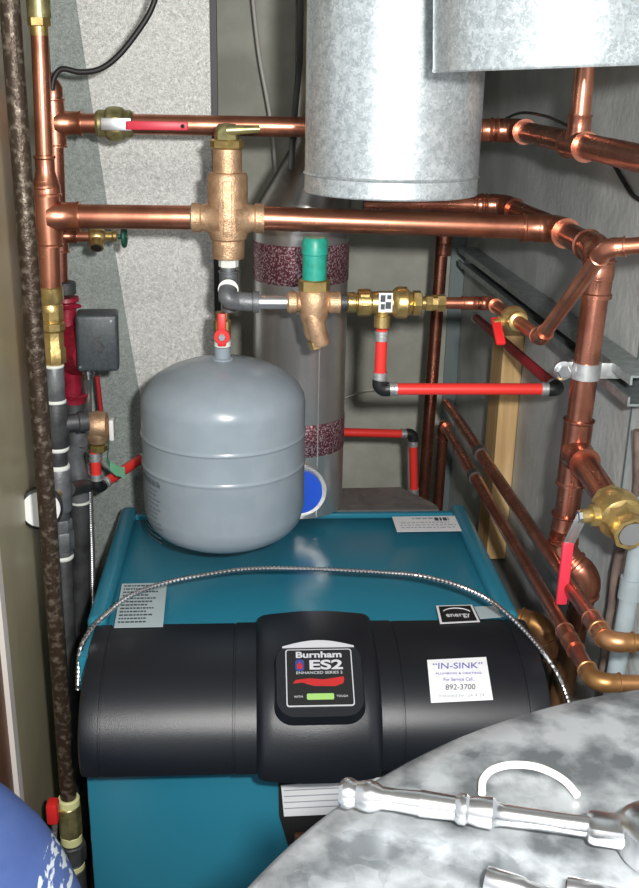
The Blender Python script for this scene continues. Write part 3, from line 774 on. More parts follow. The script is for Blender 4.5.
bm = B(); _lathe(bm, [(.003, 0), (.003, .003)], V((x1 - .008, YU - .0385, zU)), V((0, -1, 0)), 12); obj('handle_hole', bm, 'dark_recess', hd)
# from valve to the right wall
XW = XR - .045
E3 = aY(518, 131, YU); E3.z = zU; E3.x = min(E3.x, XW)
XU = E3.x
def UX(px, py): p = aX(px, py, XU); return p
TU = UX(578, 140); TU.z = zU - .004; EU = UX(680, 160); EU = V((XU, TU.y - (E3.y - TU.y) * 1.3, zU - .006))
up = thing('copper_header', 'upper copper pipe running behind the galvanised ducts and along the right wall', 'pipe', (XU, YU, zU))
bm = B(); sweep(bm, trimmed(V((aY(128, 126, YU).x, YU, zU)), E3, rU, None, EU), rU, 32); obj('pipe', bm, 'copper', up)
collar(up, V((aY(488, 128, YU).x, YU, zU)), V((1, 0, 0)), rU, .03)
obj('elbow', elbow_bm(E3, V((-1, 0, 0)), V((0, -1, 0)), rU), 'copper_dull', up)
bm = B(); sweep(bm, trimmed(E3, EU, rU, E3 - V((1, 0, 0))), rU, 32); obj('pipe', bm, 'copper_dull', up)
obj('tee', tee_bm(TU, (EU - TU), V((0, 0, 1)), rU, .0125, L=.07), 'copper_dull', up)
bm = B(); sweep(bm, [TU, TU + V((0, 0, .35))], .0125, 28); obj('pipe', bm, 'copper', up)
# wire along the upper pipe
bm = B(); pth = smooth_path([aX(500, 122, XU - .01), aX(520, 113, XU), aX(545, 116, XU), aX(568, 126, XU)], 6); sweep(bm, pth, .0022, 8)
o = obj('thermostat_wire', bm, 'wire_black'); tag(o, 'short black wire curving over the upper right copper pipe', 'wire')

# second header (the bit behind at y 205): from drum bottom left to right wall elbow
YS = 1.66; zS = aY(485, 205, YS).z; rS = .0150
e4 = aY(503, 205, YS); e4.z = zS; XQ = e4.x
e5 = EL + V((.004, .012, .0))
s1 = thing('copper_return', 'rear copper pipe below the large duct turning toward the viewer at the right', 'pipe', e4)
sL = V((aY(338, 205, YS).x + .0, YS, zS))
bm = B(); sweep(bm, trimmed(V((aY(345, 202, YS).x + .03, YS, zS)), e4, rS, None, e5), rS, 28); obj('pipe', bm, 'copper_dull', s1)
obj('elbow', elbow_bm(e4, V((-1, 0, 0)), e5 - e4, rS), 'copper_dull', s1)
bm = B(); sweep(bm, trimmed(e4, e5, rS, e4 - V((1, 0, 0))), rS, 28); obj('pipe', bm, 'copper_dull', s1)
collar(s1, V((aY(480, 205, YS).x, YS, zS)), V((1, 0, 0)), rS, .022, 'copper_dull')

# --- thin vertical from that line to the back
YW = 2.10
XW1 = aY(424, 500, YW).x
w1t, w1b = aY(445, 205, YW), aY(420, 540, YW); w1b = w1t + (w1b - w1t) * ((w1t.z - .002) / (w1t.z - w1b.z))
wv = thing('copper_riser', 'thin upright copper pipe in the right back corner behind the brass valves', 'pipe', w1b)
bm = B(); sweep(bm, [w1t, w1b], .0135, 24); obj('pipe', bm, 'copper_dull', wv)
c = aY(444, 243, YW); obj('coupling', collar_bm(c, w1b - w1t, .0135, .05), 'copper_dull', wv)
# second shorter riser with elbow to wall run B; wall runs A and B
XA = .405
def WA(px, py): return aX(px, py, XA)
a0 = WA(447, 403); b0 = WA(444, 420)
# horizontal runs (towards viewer)
za = WA(560, 570).z; zb_ = WA(545, 615).z
A0 = V((XA, a0.y, za)); A1 = aX(604, 640, XA); A1 = V((XA, A1.y, A1.z))
B0 = V((XA, YB - .09, zb_))
B1 = aX(586, 685, XA - .0)
def fitwall(p_far, p_near):   # photo pixels of two points of a wall run
    return aX(*p_far, XA), aX(*p_near, XA)
Af, An = fitwall((447, 403), (598, 628)); Bf, Bn = fitwall((444, 424), (570, 640))
def clampY(p, q, y):
    t = (y - p.y) / (q.y - p.y); return p + (q - p) * t
Af = clampY(Af, An, min(Af.y, YB - .04)); Bf = clampY(Bf, Bn, min(Bf.y, YB - .06))
def extend(a, b, L): return b + (b - a).normalized() * L
for (f_, n_, pe1, pe2, lab) in ((Af, An, (605, 661), (665, 664), 'upper of two thin copper pipes running along the right wall above the boiler'),
                           (Bf, Bn, (594, 690), (660, 692), 'lower of two thin copper pipes running along the right wall, ending beside the grey drum')):
    rr = .0100
    c1 = aX(*pe1, XA); c1 = clampY(f_, n_, c1.y)
    c2_ = aY(*pe2, c1.y - .004); c2_.z = c1.z
    t_ = thing('copper_pipe', lab, 'pipe', f_)
    bm = B(); sweep(bm, trimmed(f_, c1, rr, None, c2_), rr, 24); obj('pipe', bm, 'copper_dull', t_)
    obj('coupling', collar_bm(n_, c1 - f_, rr, .05, 1.16), 'copper', t_)
    obj('elbow', elbow_bm(c1, f_ - c1, c2_ - c1, rr, leg=rr * 1.4), 'copper_bronzed', t_)
    bm = B(); sweep(bm, trimmed(c1, c2_, rr, f_), rr, 24); obj('pipe', bm, 'copper_bronzed', t_)
# riser of B
rb2 = thing('copper_riser', 'shorter thin copper riser beside the tall corner pipe, with a top elbow', 'pipe', aY(428, 540, Bf.y))
bt = Bf; bb = V((Bf.x - .012, Bf.y, .002))
bm = B(); sweep(bm, trimmed(bt, bb, .0112, Bn), .0112, 24); obj('pipe', bm, 'copper_dull', rb2)
obj('elbow', elbow_bm(bt, bb - bt, Bn - bt, .0112), 'copper_dull', rb2)
for px, py, n_, f_ in ((480, 458, An, Af), (474, 484, Bn, Bf)):
    c = aX(px, py, XA); c = clampY(f_, n_, c.y)
    bm = B(); sweep(bm, [c + V((0, .010, 0)), c + V((0, -.010, 0))], .0128, 20); box(bm, c + V((.010, 0, -.012)), (.018, .018, .014), bev=.002)
    o = obj('pipe_clip', bm, 'black_iron'); tag(o, 'dark pipe clip on the %s thin copper wall pipe' % ('upper' if py < 470 else 'lower'), 'pipe clip')

# --- fill line: from backflow, elbow, ball valve, elbow, diagonal, elbow out of the frame
s0 = V((fx(438), YFILL, ZF))
g1 = aY(492, 303, YFILL); g1.z = ZF
XG = g1.x
g2 = aX(541, 338, XG); 
XG2 = XV - .045
gd_ = (g2 - g1).normalized()
fl = thing('copper_pipe', 'thin copper pipe from the brass backflow preventer to the small brass ball valve', 'pipe', s0)
bm = B(); sweep(bm, trimmed(s0, g1, .0085, None, g1 + gd_), .0085, 24); obj('pipe', bm, 'copper', fl)
_bm = B(); _lathe(_bm, [(.013, -.006), (.013, .006)], V((fx(441), YFILL, ZF)), V((1, 0, 0)), 6); obj('flare_nut', _bm, 'brass', fl)
collar(fl, V((fx(472), YFILL, ZF)), V((1, 0, 0)), .0085, .03)
gd = (g2 - g1).normalized()
obj('elbow', elbow_bm(g1, V((-1, 0, 0)), gd, .0085), 'copper', fl)
gv = aX(514, 320, XG); tt = (gv - g1).dot(gd); gv = g1 + gd * tt
bm = B(); sweep(bm, trimmed(g1, gv, .0085, g1 - V((1, 0, 0))), .0085, 24); obj('pipe', bm, 'copper', fl)
bv3 = thing('ball_valve', 'small brass ball valve with red lever on the thin copper pipe at the right wall', 'valve', gv)
bm = B(); _lathe(bm, [(.010, -.026), (.013, -.024), (.013, -.014), (.0165, -.010), (.018, 0), (.0165, .010), (.013, .014), (.013, .024), (.010, .026)], gv, gd, 20); obj('valve_body', bm, 'brass', bv3)
sx = V((-1, -.2, -.15)).normalized()
bm = B(); _lathe(bm, [(.008, .005), (.008, .022), (.005, .023), (.005, .03)], gv, sx, 16); obj('stem', bm, 'brass', bv3)
bm = B(); hcen = gv + sx * .026; strip(bm, hcen + V((0, .006, .004)), aX(501, 344, hcen.x), .013, .007, NV); obj('handle', bm, 'red_bright', bv3)
g3 = aX(606, 248, XG + .012); g3t = g3
fl2 = thing('copper_pipe', 'thin bright copper pipe slanting up from the small ball valve past the right vertical', 'pipe', g2)
bm = B(); sweep(bm, trimmed(gv + gd * .02, g2, .0085, None, g3, .02), .0085, 24); obj('pipe', bm, 'copper', fl2)
obj('elbow', elbow_bm(g2, g1 - g2, g3 - g2, .0085, bend=.02), 'copper', fl2)
bm = B(); sweep(bm, trimmed(g2, g3, .0085, g1, aY(680, 242, g3.y - .03), .018), .0085, 24); obj('pipe', bm, 'copper', fl2)
g4 = aY(680, 242, g3.y - .03)
obj('elbow', elbow_bm(g3, g2 - g3, g4 - g3, .0085, bend=.016), 'copper', fl2)
bm = B(); sweep(bm, trimmed(g3, g4, .0085, g2, None, .016), .0085, 24); obj('pipe', bm, 'copper', fl2)

# ================================================================ RED PIPES
def red(name, lab, pts, r, m='pex_red', ends=True):
    t = thing(name, lab, 'pipe', pts[0]); pts = [V(p) for p in pts]
    for i in range(len(pts) - 1):
        bm = B(); d = (pts[i + 1] - pts[i]).normalized(); sweep(bm, [pts[i] + d * r, pts[i + 1] - d * r], r, 24); obj('tube', bm, m[i] if isinstance(m, (list, tuple)) else m, t)
        for e, s in ((pts[i], 1), (pts[i + 1], -1)):
            bm = B(); L = r * 1.7; _lathe(bm, [(r * 1.02, 0), (r * 1.22, .0005), (r * 1.22, L * .3), (r * 1.1, L * .35), (r * 1.1, L * .65), (r * 1.22, L * .7), (r * 1.22, L)], e + d * s * r * 1.3, d * s, 20); obj('crimp_ring', bm, 'strap_metal', t)
    for i in range(1, len(pts) - 1):
        a = (pts[i - 1] - pts[i]).normalized(); b = (pts[i + 1] - pts[i]).normalized()
        bm = B(); L = r * 1.7; sweep(bm, smooth_path([pts[i] + a * L, pts[i] + a * L * .4, pts[i] + b * L * .4, pts[i] + b * L], 4), r * 1.25, 16); obj('elbow_fitting', bm, 'black_plastic', t)
    return t
rt = V((fx(383), YFILL, ZF - .030)); rbm = V((rt.x, YFILL, aY(382, 389, YFILL).z))
re = aY(558, 389, YFILL); re.z = rbm.z
XE = re.x; rback = aX(474, 316, XE)
red('drain_pipe', 'red plastic pipe dropping from the backflow preventer and running to the right wall', [rt, rbm, re, rback], .0088, ['pex_red', 'pex_red', 'pex_maroon'])
# left one: from relief valve down, across behind tank, to behind flue
YQ = 1.64
q0 = aY(96, 462, YQ); q1 = aY(97, 488, YQ); 
q2_ = aY(118, 472, YQ + .02)
XQ2 = aY(150, 450, 1.82)
q5 = aY(345, 431, 1.93); 
q1b = V((q1.x, YQ, q1.z)); q5b = aY(413, 434, 1.98); q6 = aY(414, 500, 1.98)
red('drain_pipe', 'red plastic pipe from the left relief valve passing behind the tank and flue', [V((q1.x, YQ, aY(96, 446, YQ).z)), q1b, aY(148, 454, 1.77), aY(225, 440, 1.83), aY(300, 431, 1.95), q5b, q6], .0088, 'pex_red')
bm = B(); sweep(bm, [aY(97, 376, 1.75), aY(101, 412, 1.75)], .0045, 14); o = obj('red_rod', bm, 'pex_maroon'); tag(o, 'thin dark red rod standing behind the left relief valve', 'rod')

# ================================================================ LEFT STACK (front riser continues down)
def RD(px, py): return aY(px, py, YH)
s_top, s_bot = RD(51, 308), RD(73, 770)
def S(py):
    z = RD(60, py).z; t = (z - s_top.z) / (s_bot.z - s_top.z); return V((s_top.x + (s_bot.x - s_top.x) * t, YH, z))
sd_ = (s_bot - s_top).normalized()
un = thing('brass_union', 'brass check valve union below the left copper riser beside the red pump', 'valve', S(364))
bm = B(); z = 0
L = (S(364) - S(309)).length
_lathe(bm, [(.0155, 0), (.018, .002), (.018, L * .18), (.0165, L * .2), (.0165, L * .22), (.0195, L * .24), (.0195, L * .36), (.0165, L * .4), (.0165, L * .66), (.019, L * .70), (.019, L * .96), (.015, L)], S(309), sd_, 8); obj('union_body', bm, 'brass', un)
ist = thing('iron_pipe_stack', 'dark iron nipples, tees and union stacked below the brass union at left', 'pipe', S(780))
def seg_(name, y0, y1, r, m, seg=28, hexa=False, par=ist):
    bm = B(); L = (S(y1) - S(y0)).length
    _lathe(bm, [(r * .93, 0), (r, .002), (r, L - .002), (r * .93, L)], S(y0), sd_, 8 if hexa else seg); return obj(name, bm, m, par)
seg_('thread_tape', 364, 367, .0155, 'tape_white'); seg_('nipple', 366, 401, .0150, 'gray_iron'); seg_('thread_tape', 399, 403, .0165, 'tape_white')
seg_('tee', 402, 446, .0185, 'black_iron'); seg_('thread_tape', 446, 450, .0175, 'tape_white'); seg_('nipple', 449, 466, .0145, 'black_iron')
seg_('thread_tape', 464, 469, .0175, 'tape_white'); seg_('tee', 468, 510, .0185, 'gray_iron'); seg_('nipple', 509, 525, .0145, 'black_iron')
seg_('union', 518, 530, .0175, 'gray_iron', hexa=True); seg_('union', 530, 549, .0195, 'gray_iron', hexa=True); seg_('union', 546, 556, .0165, 'gray_iron', hexa=True)
seg_('thread_tape', 554, 558, .0175, 'tape_white'); seg_('pipe', 557, 790, .0150, 'black_iron')
bm = B(); _lathe(bm, [(.013, 0), (.013, .03), (.016, .032), (.016, .045)], S(424), V((1, .35, 0)), 20); obj('tee_outlet', bm, 'black_iron', ist)
# gauge
gg = S(488)
gc = aY(41, 508, YH - .06)
ga = thing('pressure_gauge', 'round white-faced gauge behind the rusty pipe at the left', 'gauge', gc)
gn = (EYE - gc).normalized(); gn = V((.2, -1, .1)).normalized()
bm = B(); _lathe(bm, [(.001, -.014), (.029, -.014), (.0325, -.009), (.0325, .006), (.0285, .008), (.0285, .003)], gc, gn, 40); obj('gauge_case', bm, 'black_plastic', ga)
bm = B(); _lathe(bm, [(.0005, .0035), (.0284, .0035), (.0284, .005), (.0005, .005)], gc, gn, 40); obj('dial', bm, 'white_plastic', ga)
bm = B(); sweep(bm, smooth_path([gg + V((-.0, -.0, 0)), gg + V((.0, -.022, -.004)), gc + V((.014, -.004, .014)) - gn * .012, gc - gn * .008], 5), .007, 16); obj('gauge_stem', bm, 'brass', ga)

# pump group on R2
XP = R2(300).x
YPm = YU
pc = aY(72, 348, YPm)
pump = thing('circulator_pump', 'red circulator pump with a dark grey terminal box at the left', 'pump', aY(74, 400, YPm))
def P2(py): return V((aY(66 + (py - 300) * .075, py, YPm).x, YPm, aY(70, py, YPm).z))
bm = B()
_lathe(bm, [(.012, 0), (.0175, .002), (.0175, .02), (.013, .022)], P2(281), V((0, 0, -1)), 20); obj('flange_top', bm, 'black_iron', pump)
bm = B()
L = (P2(402) - P2(297)).length; ax = (P2(402) - P2(297)).normalized()
_lathe(bm, [(.020, 0), (.021, .006), (.015, .010), (.016, L * .3), (.024, L * .36), (.028, L * .5), (.024, L * .64), (.016, L * .75), (.015, L - .012), (.021, L - .008), (.020, L)], P2(297), ax, 28)
_lathe(bm, [(.036, -.02), (.042, -.012), (.042, .012), (.036, .022), (.030, .04), (.028, .05)], P2(348) + V((.010, 0, 0)), V((.6, -1, 0)), 36)
obj('pump_body', bm, 'red_paint', pump)
for q_ in (306, 396):
    bm = B(); hexnut(bm, P2(q_), (0, 0, 1), .024, .006, 4); obj('flange_plate', bm, 'red_paint', pump)
bm = B(); bxc = aY(98, 340, YPm - .06); 
box(bm, bxc, (mm(41, bxc), .05, mm(58, bxc)), (1, .10, 0), (-.10, 1, 0), (.02, 0, 1), bev=.006, bseg=3); tb = obj('terminal_box', bm, 'box_gray', pump, label='dark grey terminal box')
bm = B(); bf = bxc + V((0, -.0265, -.0012)); 
prism(bm, [bf + V((a * .001, 0, b * .001)) for a, b in ((-4, 6), (2, 11), (12, 16), (5, 7), (14, -3), (8, -14), (-3, -8), (3, -2))], (0, -.0012, 0)); obj('pressed_mark', bm, 'black_iron', tb, False)
for a, b in ((25, 36), (-25, -36)):
    bm = B(); _lathe(bm, [(.002, 0), (.002, .002)], bxc + V((a * .001, -.0255 + a * .0001, b * .001)), V((0, -1, 0)), 10); obj('screw', bm, 'chrome', tb)
# conduit from the box
k0 = aY(88, 369, YPm - .05)
bm = B(); _lathe(bm, [(.010, 0), (.010, .008), (.0075, .010), (.0075, .016)], k0, V((0, 0, -1)), 16); obj('conduit_connector', bm, 'chrome', pump)
def ribbed(bm, pts, r, pitch=.0038, seg=14, depth=.16):
    pts = [V(p) for p in pts]; out = []
    for i in range(len(pts) - 1):
        a, b = pts[i], pts[i + 1]; n = max(1, int((b - a).length / (pitch / 2)))
        for j in range(n): out.append(a + (b - a) * (j / n))
    out.append(pts[-1]); rd = [r * (1 if i % 2 else 1 - depth) for i in range(len(out))]
    sweep(bm, out, rd, seg)
bm = B(); ribbed(bm, smooth_path([k0 + V((0, 0, -.012)), aY(88, 400, YPm + .03), aY(89, 430, YPm + .07), aY(90, 500, YPm + .06), aY(92, 560, YPm + .05), aY(93, 640, YPm + .04)], 8), .0062)
o = obj('metal_conduit', bm, 'steel'); tag(o, 'ribbed flexible metal conduit hanging down from the pump terminal box', 'conduit')
# drain valve with green wheel
xd0 = aY(92, 236, YU).x
dv = thing('drain_valve', 'small bronze drain valve with a green hand wheel', 'valve', (xd0, YU, c2.z))
bm = B(); _lathe(bm, [(.009, 0), (.012, .002), (.013, .010), (.011, .022), (.007, .026), (.007, .036), (.009, .038), (.009, .043)], V((xd0 - .004, YU, c2.z)), V((1, 0, .02)), 18)
obj('valve_body', bm, 'brass', dv)
bm = B(); _lathe(bm, [(.009, 0), (.011, .008), (.011, .022), (.009, .022), (.009, .012), (.001, .012)], V((xd0 + .008, YU, c2.z)), V((0, -.8, -.6)), 20, closed=False) if False else _lathe(bm, [(.009, 0), (.010, .010), (.011, .020), (.0115, .022)], V((xd0 + .008, YU, c2.z)), V((0, -.7, -.7)), 20); ou = obj('outlet', bm, 'brass', dv)
bm = B(); p_ = V((xd0 + .008, YU, c2.z)) + V((0, -.7, -.7)).normalized() * .0222; _lathe(bm, [(.0005, 0), (.0085, 0), (.0085, .0008), (.0005, .0008)], p_, V((0, -.7, -.7)), 20); obj('outlet_bore', bm, 'dark_recess', ou)
bm = B()
xw = xd0 + .050
for i in range(16):
    pass
cw = V((xw, YU, c2.z)); ring = [cw + V((0, math.cos(2 * PI * i / 24) * .014, math.sin(2 * PI * i / 24) * .014)) for i in range(25)]
sweep(bm, ring, .0038, 10); 
for i in range(4): a = PI / 2 * i; sweep(bm, [cw, cw + V((0, math.cos(a) * .014, math.sin(a) * .014))], .0025, 8)
sweep(bm, [cw - V((.01, 0, 0)), cw + V((.004, 0, 0))], .004, 10)
obj('hand_wheel', bm, 'green_wheel', dv)

# relief valve at left
rvc = aY(97, 425, YQ)
rv = thing('relief_valve', 'bronze relief valve with white lever and green tag above the left red pipe', 'valve', rvc - V((0, 0, .05)))
bm = B(); _lathe(bm, [(.010, -.034), (.015, -.032), (.017, -.02), (.0225, -.010), (.024, .0), (.0225, .012), (.022, .016), (.019, .017)], rvc, V((1, 0, 0)), 28)
_lathe(bm, [(.020, -.01), (.021, .008), (.019, .022), (.016, .03), (.013, .03)], rvc, V((0, 0, -1)), 24)
obj('valve_body', bm, 'bronze', rv)
bm = B(); hexnut(bm, rvc - V((0, 0, .040)), (0, 0, 1), .0155, .012, 8); obj('outlet_nut', bm, 'brass', rv)
bm = B(); hexnut(bm, rvc + V((-.036, 0, 0)), (1, 0, 0), .0165, .012, 8); obj('inlet_nut', bm, 'brass', rv)
lc = aY(112, 429, YQ - .01); bm = B(); box(bm, lc, (.008, .020, .036), bev=.002); obj('test_lever', bm, 'white_plastic', rv)
bm = B()
tp = [(109, 440), (108, 452), (107, 460), (110, 466), (117, 471), (125, 473)]; w_ = 9
P_ = [aY(x, y, YQ - .028 - .0005 * i) for i, (x, y) in enumerate(tp)]
for i in range(len(P_) - 1):
    a, b = P_[i], P_[i + 1]; ux = V((0, 0, 1)) if i > 2 else V((.0, 1, 0)); 
    ww = .0105 if i > 2 else .010
    vs = [bm.verts.new(a + ux * ww * (.8 if i > 2 else 1)), bm.verts.new(a - ux * ww * (.8 if i > 2 else 1)), bm.verts.new(b - ux * ww), bm.verts.new(b + ux * ww)]
    bm.faces.new(vs)
bmesh.ops.solidify(bm, geom=bm.faces[:], thickness=.0008); obj('paper_tag', bm, 'tag_green', rv, False, label='curled green tag')
# black elbow lines left of relief valve, joining stack
bl = thing('iron_branch', 'dark iron elbow and lower pipe behind the left pipe stack', 'pipe', aY(80, 640, YU))
bm = B(); a_ = P2(402); sweep(bm, [a_, V((a_.x + .004, a_.y, rvc.z))], .015, 24); obj('nipple', bm, 'black_iron', bl)
bm = B(); c = V((a_.x + .004, YU, rvc.z)); _lathe(bm, [(.0165, .030), (.0165, -.030)], c, V((0, 0, 1)), 24); _lathe(bm, [(.012, 0), (.012, .015), (.0135, .016), (.0135, .020)], c, V((1, 0, 0)), 24); obj('tee', bm, 'gray_iron', bl)
bm = B(); c = aY(80, 480, YU + .02); sweep(bm, smooth_path([V((a_.x + .006, YU, rvc.z - .03)), aY(74, 455, YU), aY(79, 480, YU), aY(80, 500, YU)], 5), .016, 20); obj('bend', bm, 'gray_iron', bl)
bm = B(); sweep(bm, [aY(68, 489, YH + .03), aY(86, 486, YU)], .012, 20); obj('cross_nipple', bm, 'black_iron', bl)
bm = B(); _lathe(bm, [(.0175, 0), (.0175, .004)], aY(80, 500, YU), V((0, 0, -1)), 24); obj('thread_tape', bm, 'tape_white', bl)
bm = B(); sweep(bm, [aY(80, 500, YU), aY(82, 900, YU)], .0165, 24); obj('pipe', bm, 'black_iron', bl)

# iron pipe in front
YI = 1.30
i0, i1 = aY(9.5, 0, YI), aY(68.5, 797, YI); dI = (i1 - i0).normalized()
ip = thing('steel_pipe', 'long rusty steel pipe running top to bottom at far left', 'pipe', i1)
bm = B(); sweep(bm, [i0 - dI * .25, i1], (.0122), 28); obj('pipe', bm, 'rust_iron', ip)
bvx = thing('ball_valve', 'small dirty brass ball valve with a red handle at the foot of the rusty pipe', 'valve', aY(72, 835, YI))
def I(py):
    z = aY(70, py, YI).z; t = (z - i0.z) / (i1.z - i0.z); return V((i0.x + (i1.x - i0.x) * t, YI, z))
def seg2(name, y0, y1, r, m, par, n=24):
    bm = B(); L = (I(y1) - I(y0)).length; _lathe(bm, [(r * .9, 0), (r, .002), (r, L - .002), (r * .9, L)], I(y0), dI, n); return obj(name, bm, m, par)
seg2('thread_tape', 797, 805, .0165, 'tape_yellow', bvx); seg2('valve_body', 804, 834, .0175, 'brass_dull', bvx, 8); seg2('thread_tape', 833, 842, .0165, 'tape_yellow', bvx)
bm = B(); hx = aY(53, 811, YI - .03); box(bm, hx, (.017, .022, .036), bev=.004); hd = obj('handle', bm, 'red_bright', bvx)
bm = B(); sweep(bm, [hx, I(815)], .005, 12); obj('stem', bm, 'brass', hd)
ff = thing('pipe_union', 'blackened union and fitting under the small valve beside the teal jacket', 'pipe fitting', I(900))
seg2('union_nut', 842, 860, .0215, 'black_iron', ff, 8); seg2('nipple', 858, 868, .0165, 'gray_iron', ff); seg2('thread_tape', 862, 868, .0175, 'tape_yellow', ff); seg2('elbow', 867, 930, .0185, 'black_iron', ff)
bm = B(); sweep(bm, [I(925), V((I(925).x, YI, .001))], .0145, 20); obj('pipe', bm, 'black_iron', ff)
bm = B(); ribbed(bm, smooth_path([aY(55, 825, YI - .02), aY(54, 845, YI - .02), aY(56, 880, YI - .02), aY(60, 930, YI)], 6), .0045)
o = obj('flexible_conduit', bm, 'steel'); tag(o, 'thin ribbed metal conduit under the red handle at lower left', 'conduit')

# ================================================================ FLUE
YL_ = 1.765; fc = aY(301, 240, YL_); rF = .0825
fb = aY(298, 505, YL_); XFx = (fc.x + fb.x) / 2
flue = thing('flue_pipe', 'shiny steel flue pipe with foil tape bands rising behind the tank', 'flue pipe', (XFx, YL_, ZT))
zf1 = aY(301, 232, YL_ - rF).z
bm = B(); _lathe(bm, [(rF, ZT + .004), (rF, zf1 - .01), (rF * 1.02, zf1 - .006), (rF * 1.02, zf1)], V((XFx, YL_, 0)), V((0, 0, 1)), 64); obj('pipe', bm, 'flue_metal', flue)
bm = B(); box(bm, (XFx + .03, YL_ - rF * .93, (ZT + zf1) / 2), (.0015, .0030, zf1 - ZT - .012)); obj('seam', bm, 'flue_metal', flue, False)
def band(y0, y1, name='foil_band'):
    a, b = aY(300, y0, YL_ - rF).z, aY(300, y1, YL_ - rF).z
    bm = B(); _lathe(bm, [(rF * 1.004, a), (rF * 1.012, a - .001), (rF * 1.012, b + .001), (rF * 1.004, b)], V((XFx, YL_, 0)), V((0, 0, 1)), 64, closed=False); return obj(name, bm, 'foil_print', flue, label='foil tape with maroon print')
band(247, 287); band(426, 458)
# cone above leaning to the right
zt_ = aY(298, 145, YL_).z; ct = V((aY(325, 145, YL_).x, YL_, zt_))
bm = B()
A_ = [V((XFx, YL_, zf1)), V((XFx, YL_, zf1 + .015)), along(V((XFx, YL_, zf1)), ct, .2) + V((0, 0, .01)), ct, ct + V((0, 0, .02))]
sweep(bm, [V((XFx, YL_, zf1 - .002)), V((XFx + .002, YL_, zf1 + .012)), ct, ct + V((.0, 0, .03))], [rF * 1.0, rF * 1.0, .052, .052], 48); obj('cone', bm, 'cone_metal', flue, label='dark crumpled cone')
bm = B(); sweep(bm, [ct + V((0, 0, .02)), ct + V((.0, 0, .85))], .052, 48); obj('upper_pipe', bm, 'cone_metal', flue)
# black strap beside it
bm = B(); pth = [aY(301, -30, 1.72), aY(300, 60, 1.72), aY(294, 120, 1.70), aY(291, 170, 1.69)]; 
for i in range(3): strip(bm, pth[i], pth[i + 1], .010, .003, V((0, -1, 0)))
o = obj('hanger_strap', bm, 'wire_black'); tag(o, 'black metal strap hanging left of the narrow upper flue', 'strap')
# blue cap tee
dc = aY(299, 491, YL_ - rF - .012)
dm = obj('damper_collar', sweep(B(), [dc + V((0, .09, 0)), dc + V((0, .006, 0)), dc + V((0, .006, 0)), dc, dc], [.046, .046, .049, .049, .046], 48), 'flue_metal', flue)
bm = B(); _lathe(bm, [(.0005, -.001), (.038, -.001), (.041, .002), (.041, .006), (.0005, .007)], dc, V((0, -1, 0)), 48); obj('blue_cap', bm, 'blue_cap', dm, label='round blue cap')

# ================================================================ DUCTS
YD1 = 1.32; dcx = aY(392, 150, YD1); r1 = mm(87, dcx)
zb1 = aY(392, 201, YD1 - r1).z
def duct(name, lab, x, y, r, z0, bead):
    t = thing(name, lab, 'duct', (x, y, z0))
    bm = B()
    pr = [(r - .002, z0 + .06), (r - .002, z0), (r, z0 - .0005), (r + .001, z0 + .001), (r, z0 + .003)]
    for b in bead: pr += [(r, z0 + b - .002), (r + .0022, z0 + b), (r, z0 + b + .002)]
    pr += [(r, 2.48), (r - .002, 2.48), (r - .002, z0 + .06)]
    _lathe(bm, pr, V((x, y, 0)), V((0, 0, 1)), 96, closed=False)
    d = obj('duct_wall', bm, 'duct_metal', t)
    bm = B(); box(bm, (x - r * math.sin(.6), y - r * math.cos(.6) , (z0 + 2.45) / 2), (.006, .0016, 2.45 - z0), (math.cos(.6), -math.sin(.6), 0), (math.sin(.6), math.cos(.6), 0), (0, 0, 1)) if False else box(bm, (x, y + r + .0005, (z0 + 2.45) / 2), (.010, .003, 2.45 - z0)); obj('seam', bm, 'duct_metal', t, False)
    bm = B(); _lathe(bm, [(r - .003, z0 + .045), (r - .003, z0 + .05)], V((x, y, 0)), V((0, 0, 1)), 64); obj('inner_damper', bm, 'cone_metal', t)
    return t
duct('round_duct', 'galvanised round duct hanging behind the larger one, ending above the copper header', dcx.x, YD1, r1, zb1, [.022])
YD2 = 1.08; d2 = aY(560, 40, YD2); r2_ = mm(125, d2)
zb2 = aY(540, 65, YD2 - r2_).z
du = duct('round_duct', 'large bright galvanised round duct in front at the upper right corner', d2.x, YD2, r2_, zb2, [])
du.rotation_euler = (0, math.radians(-3.0), 0)

# ================================================================ WALL FITTINGS at right
# stud
st0, st1 = aY(512, 300, 2.05), aY(490, 560, 1.95)
a, b = aY(494, 558, 2.0), aY(510, 320, 2.12); d = (b - a).normalized()
bm = B(); c = (a + b) / 2; L = .95; a2 = a - d * .1
s0_, s1_ = aX(509, 330, XR - .02), aX(492, 551, XR - .02); yy_ = (s0_.y + s1_.y) / 2
box(bm, (XR - .021, yy_, (s0_.z + s1_.z) / 2), (.040, .089, s0_.z - s1_.z), bev=.002)
EOFSTUD = None
o = obj('wood_stud', bm, 'pine', None, False); tag(o, 'pale pine stud standing against the right wall behind the pipes', 'timber')
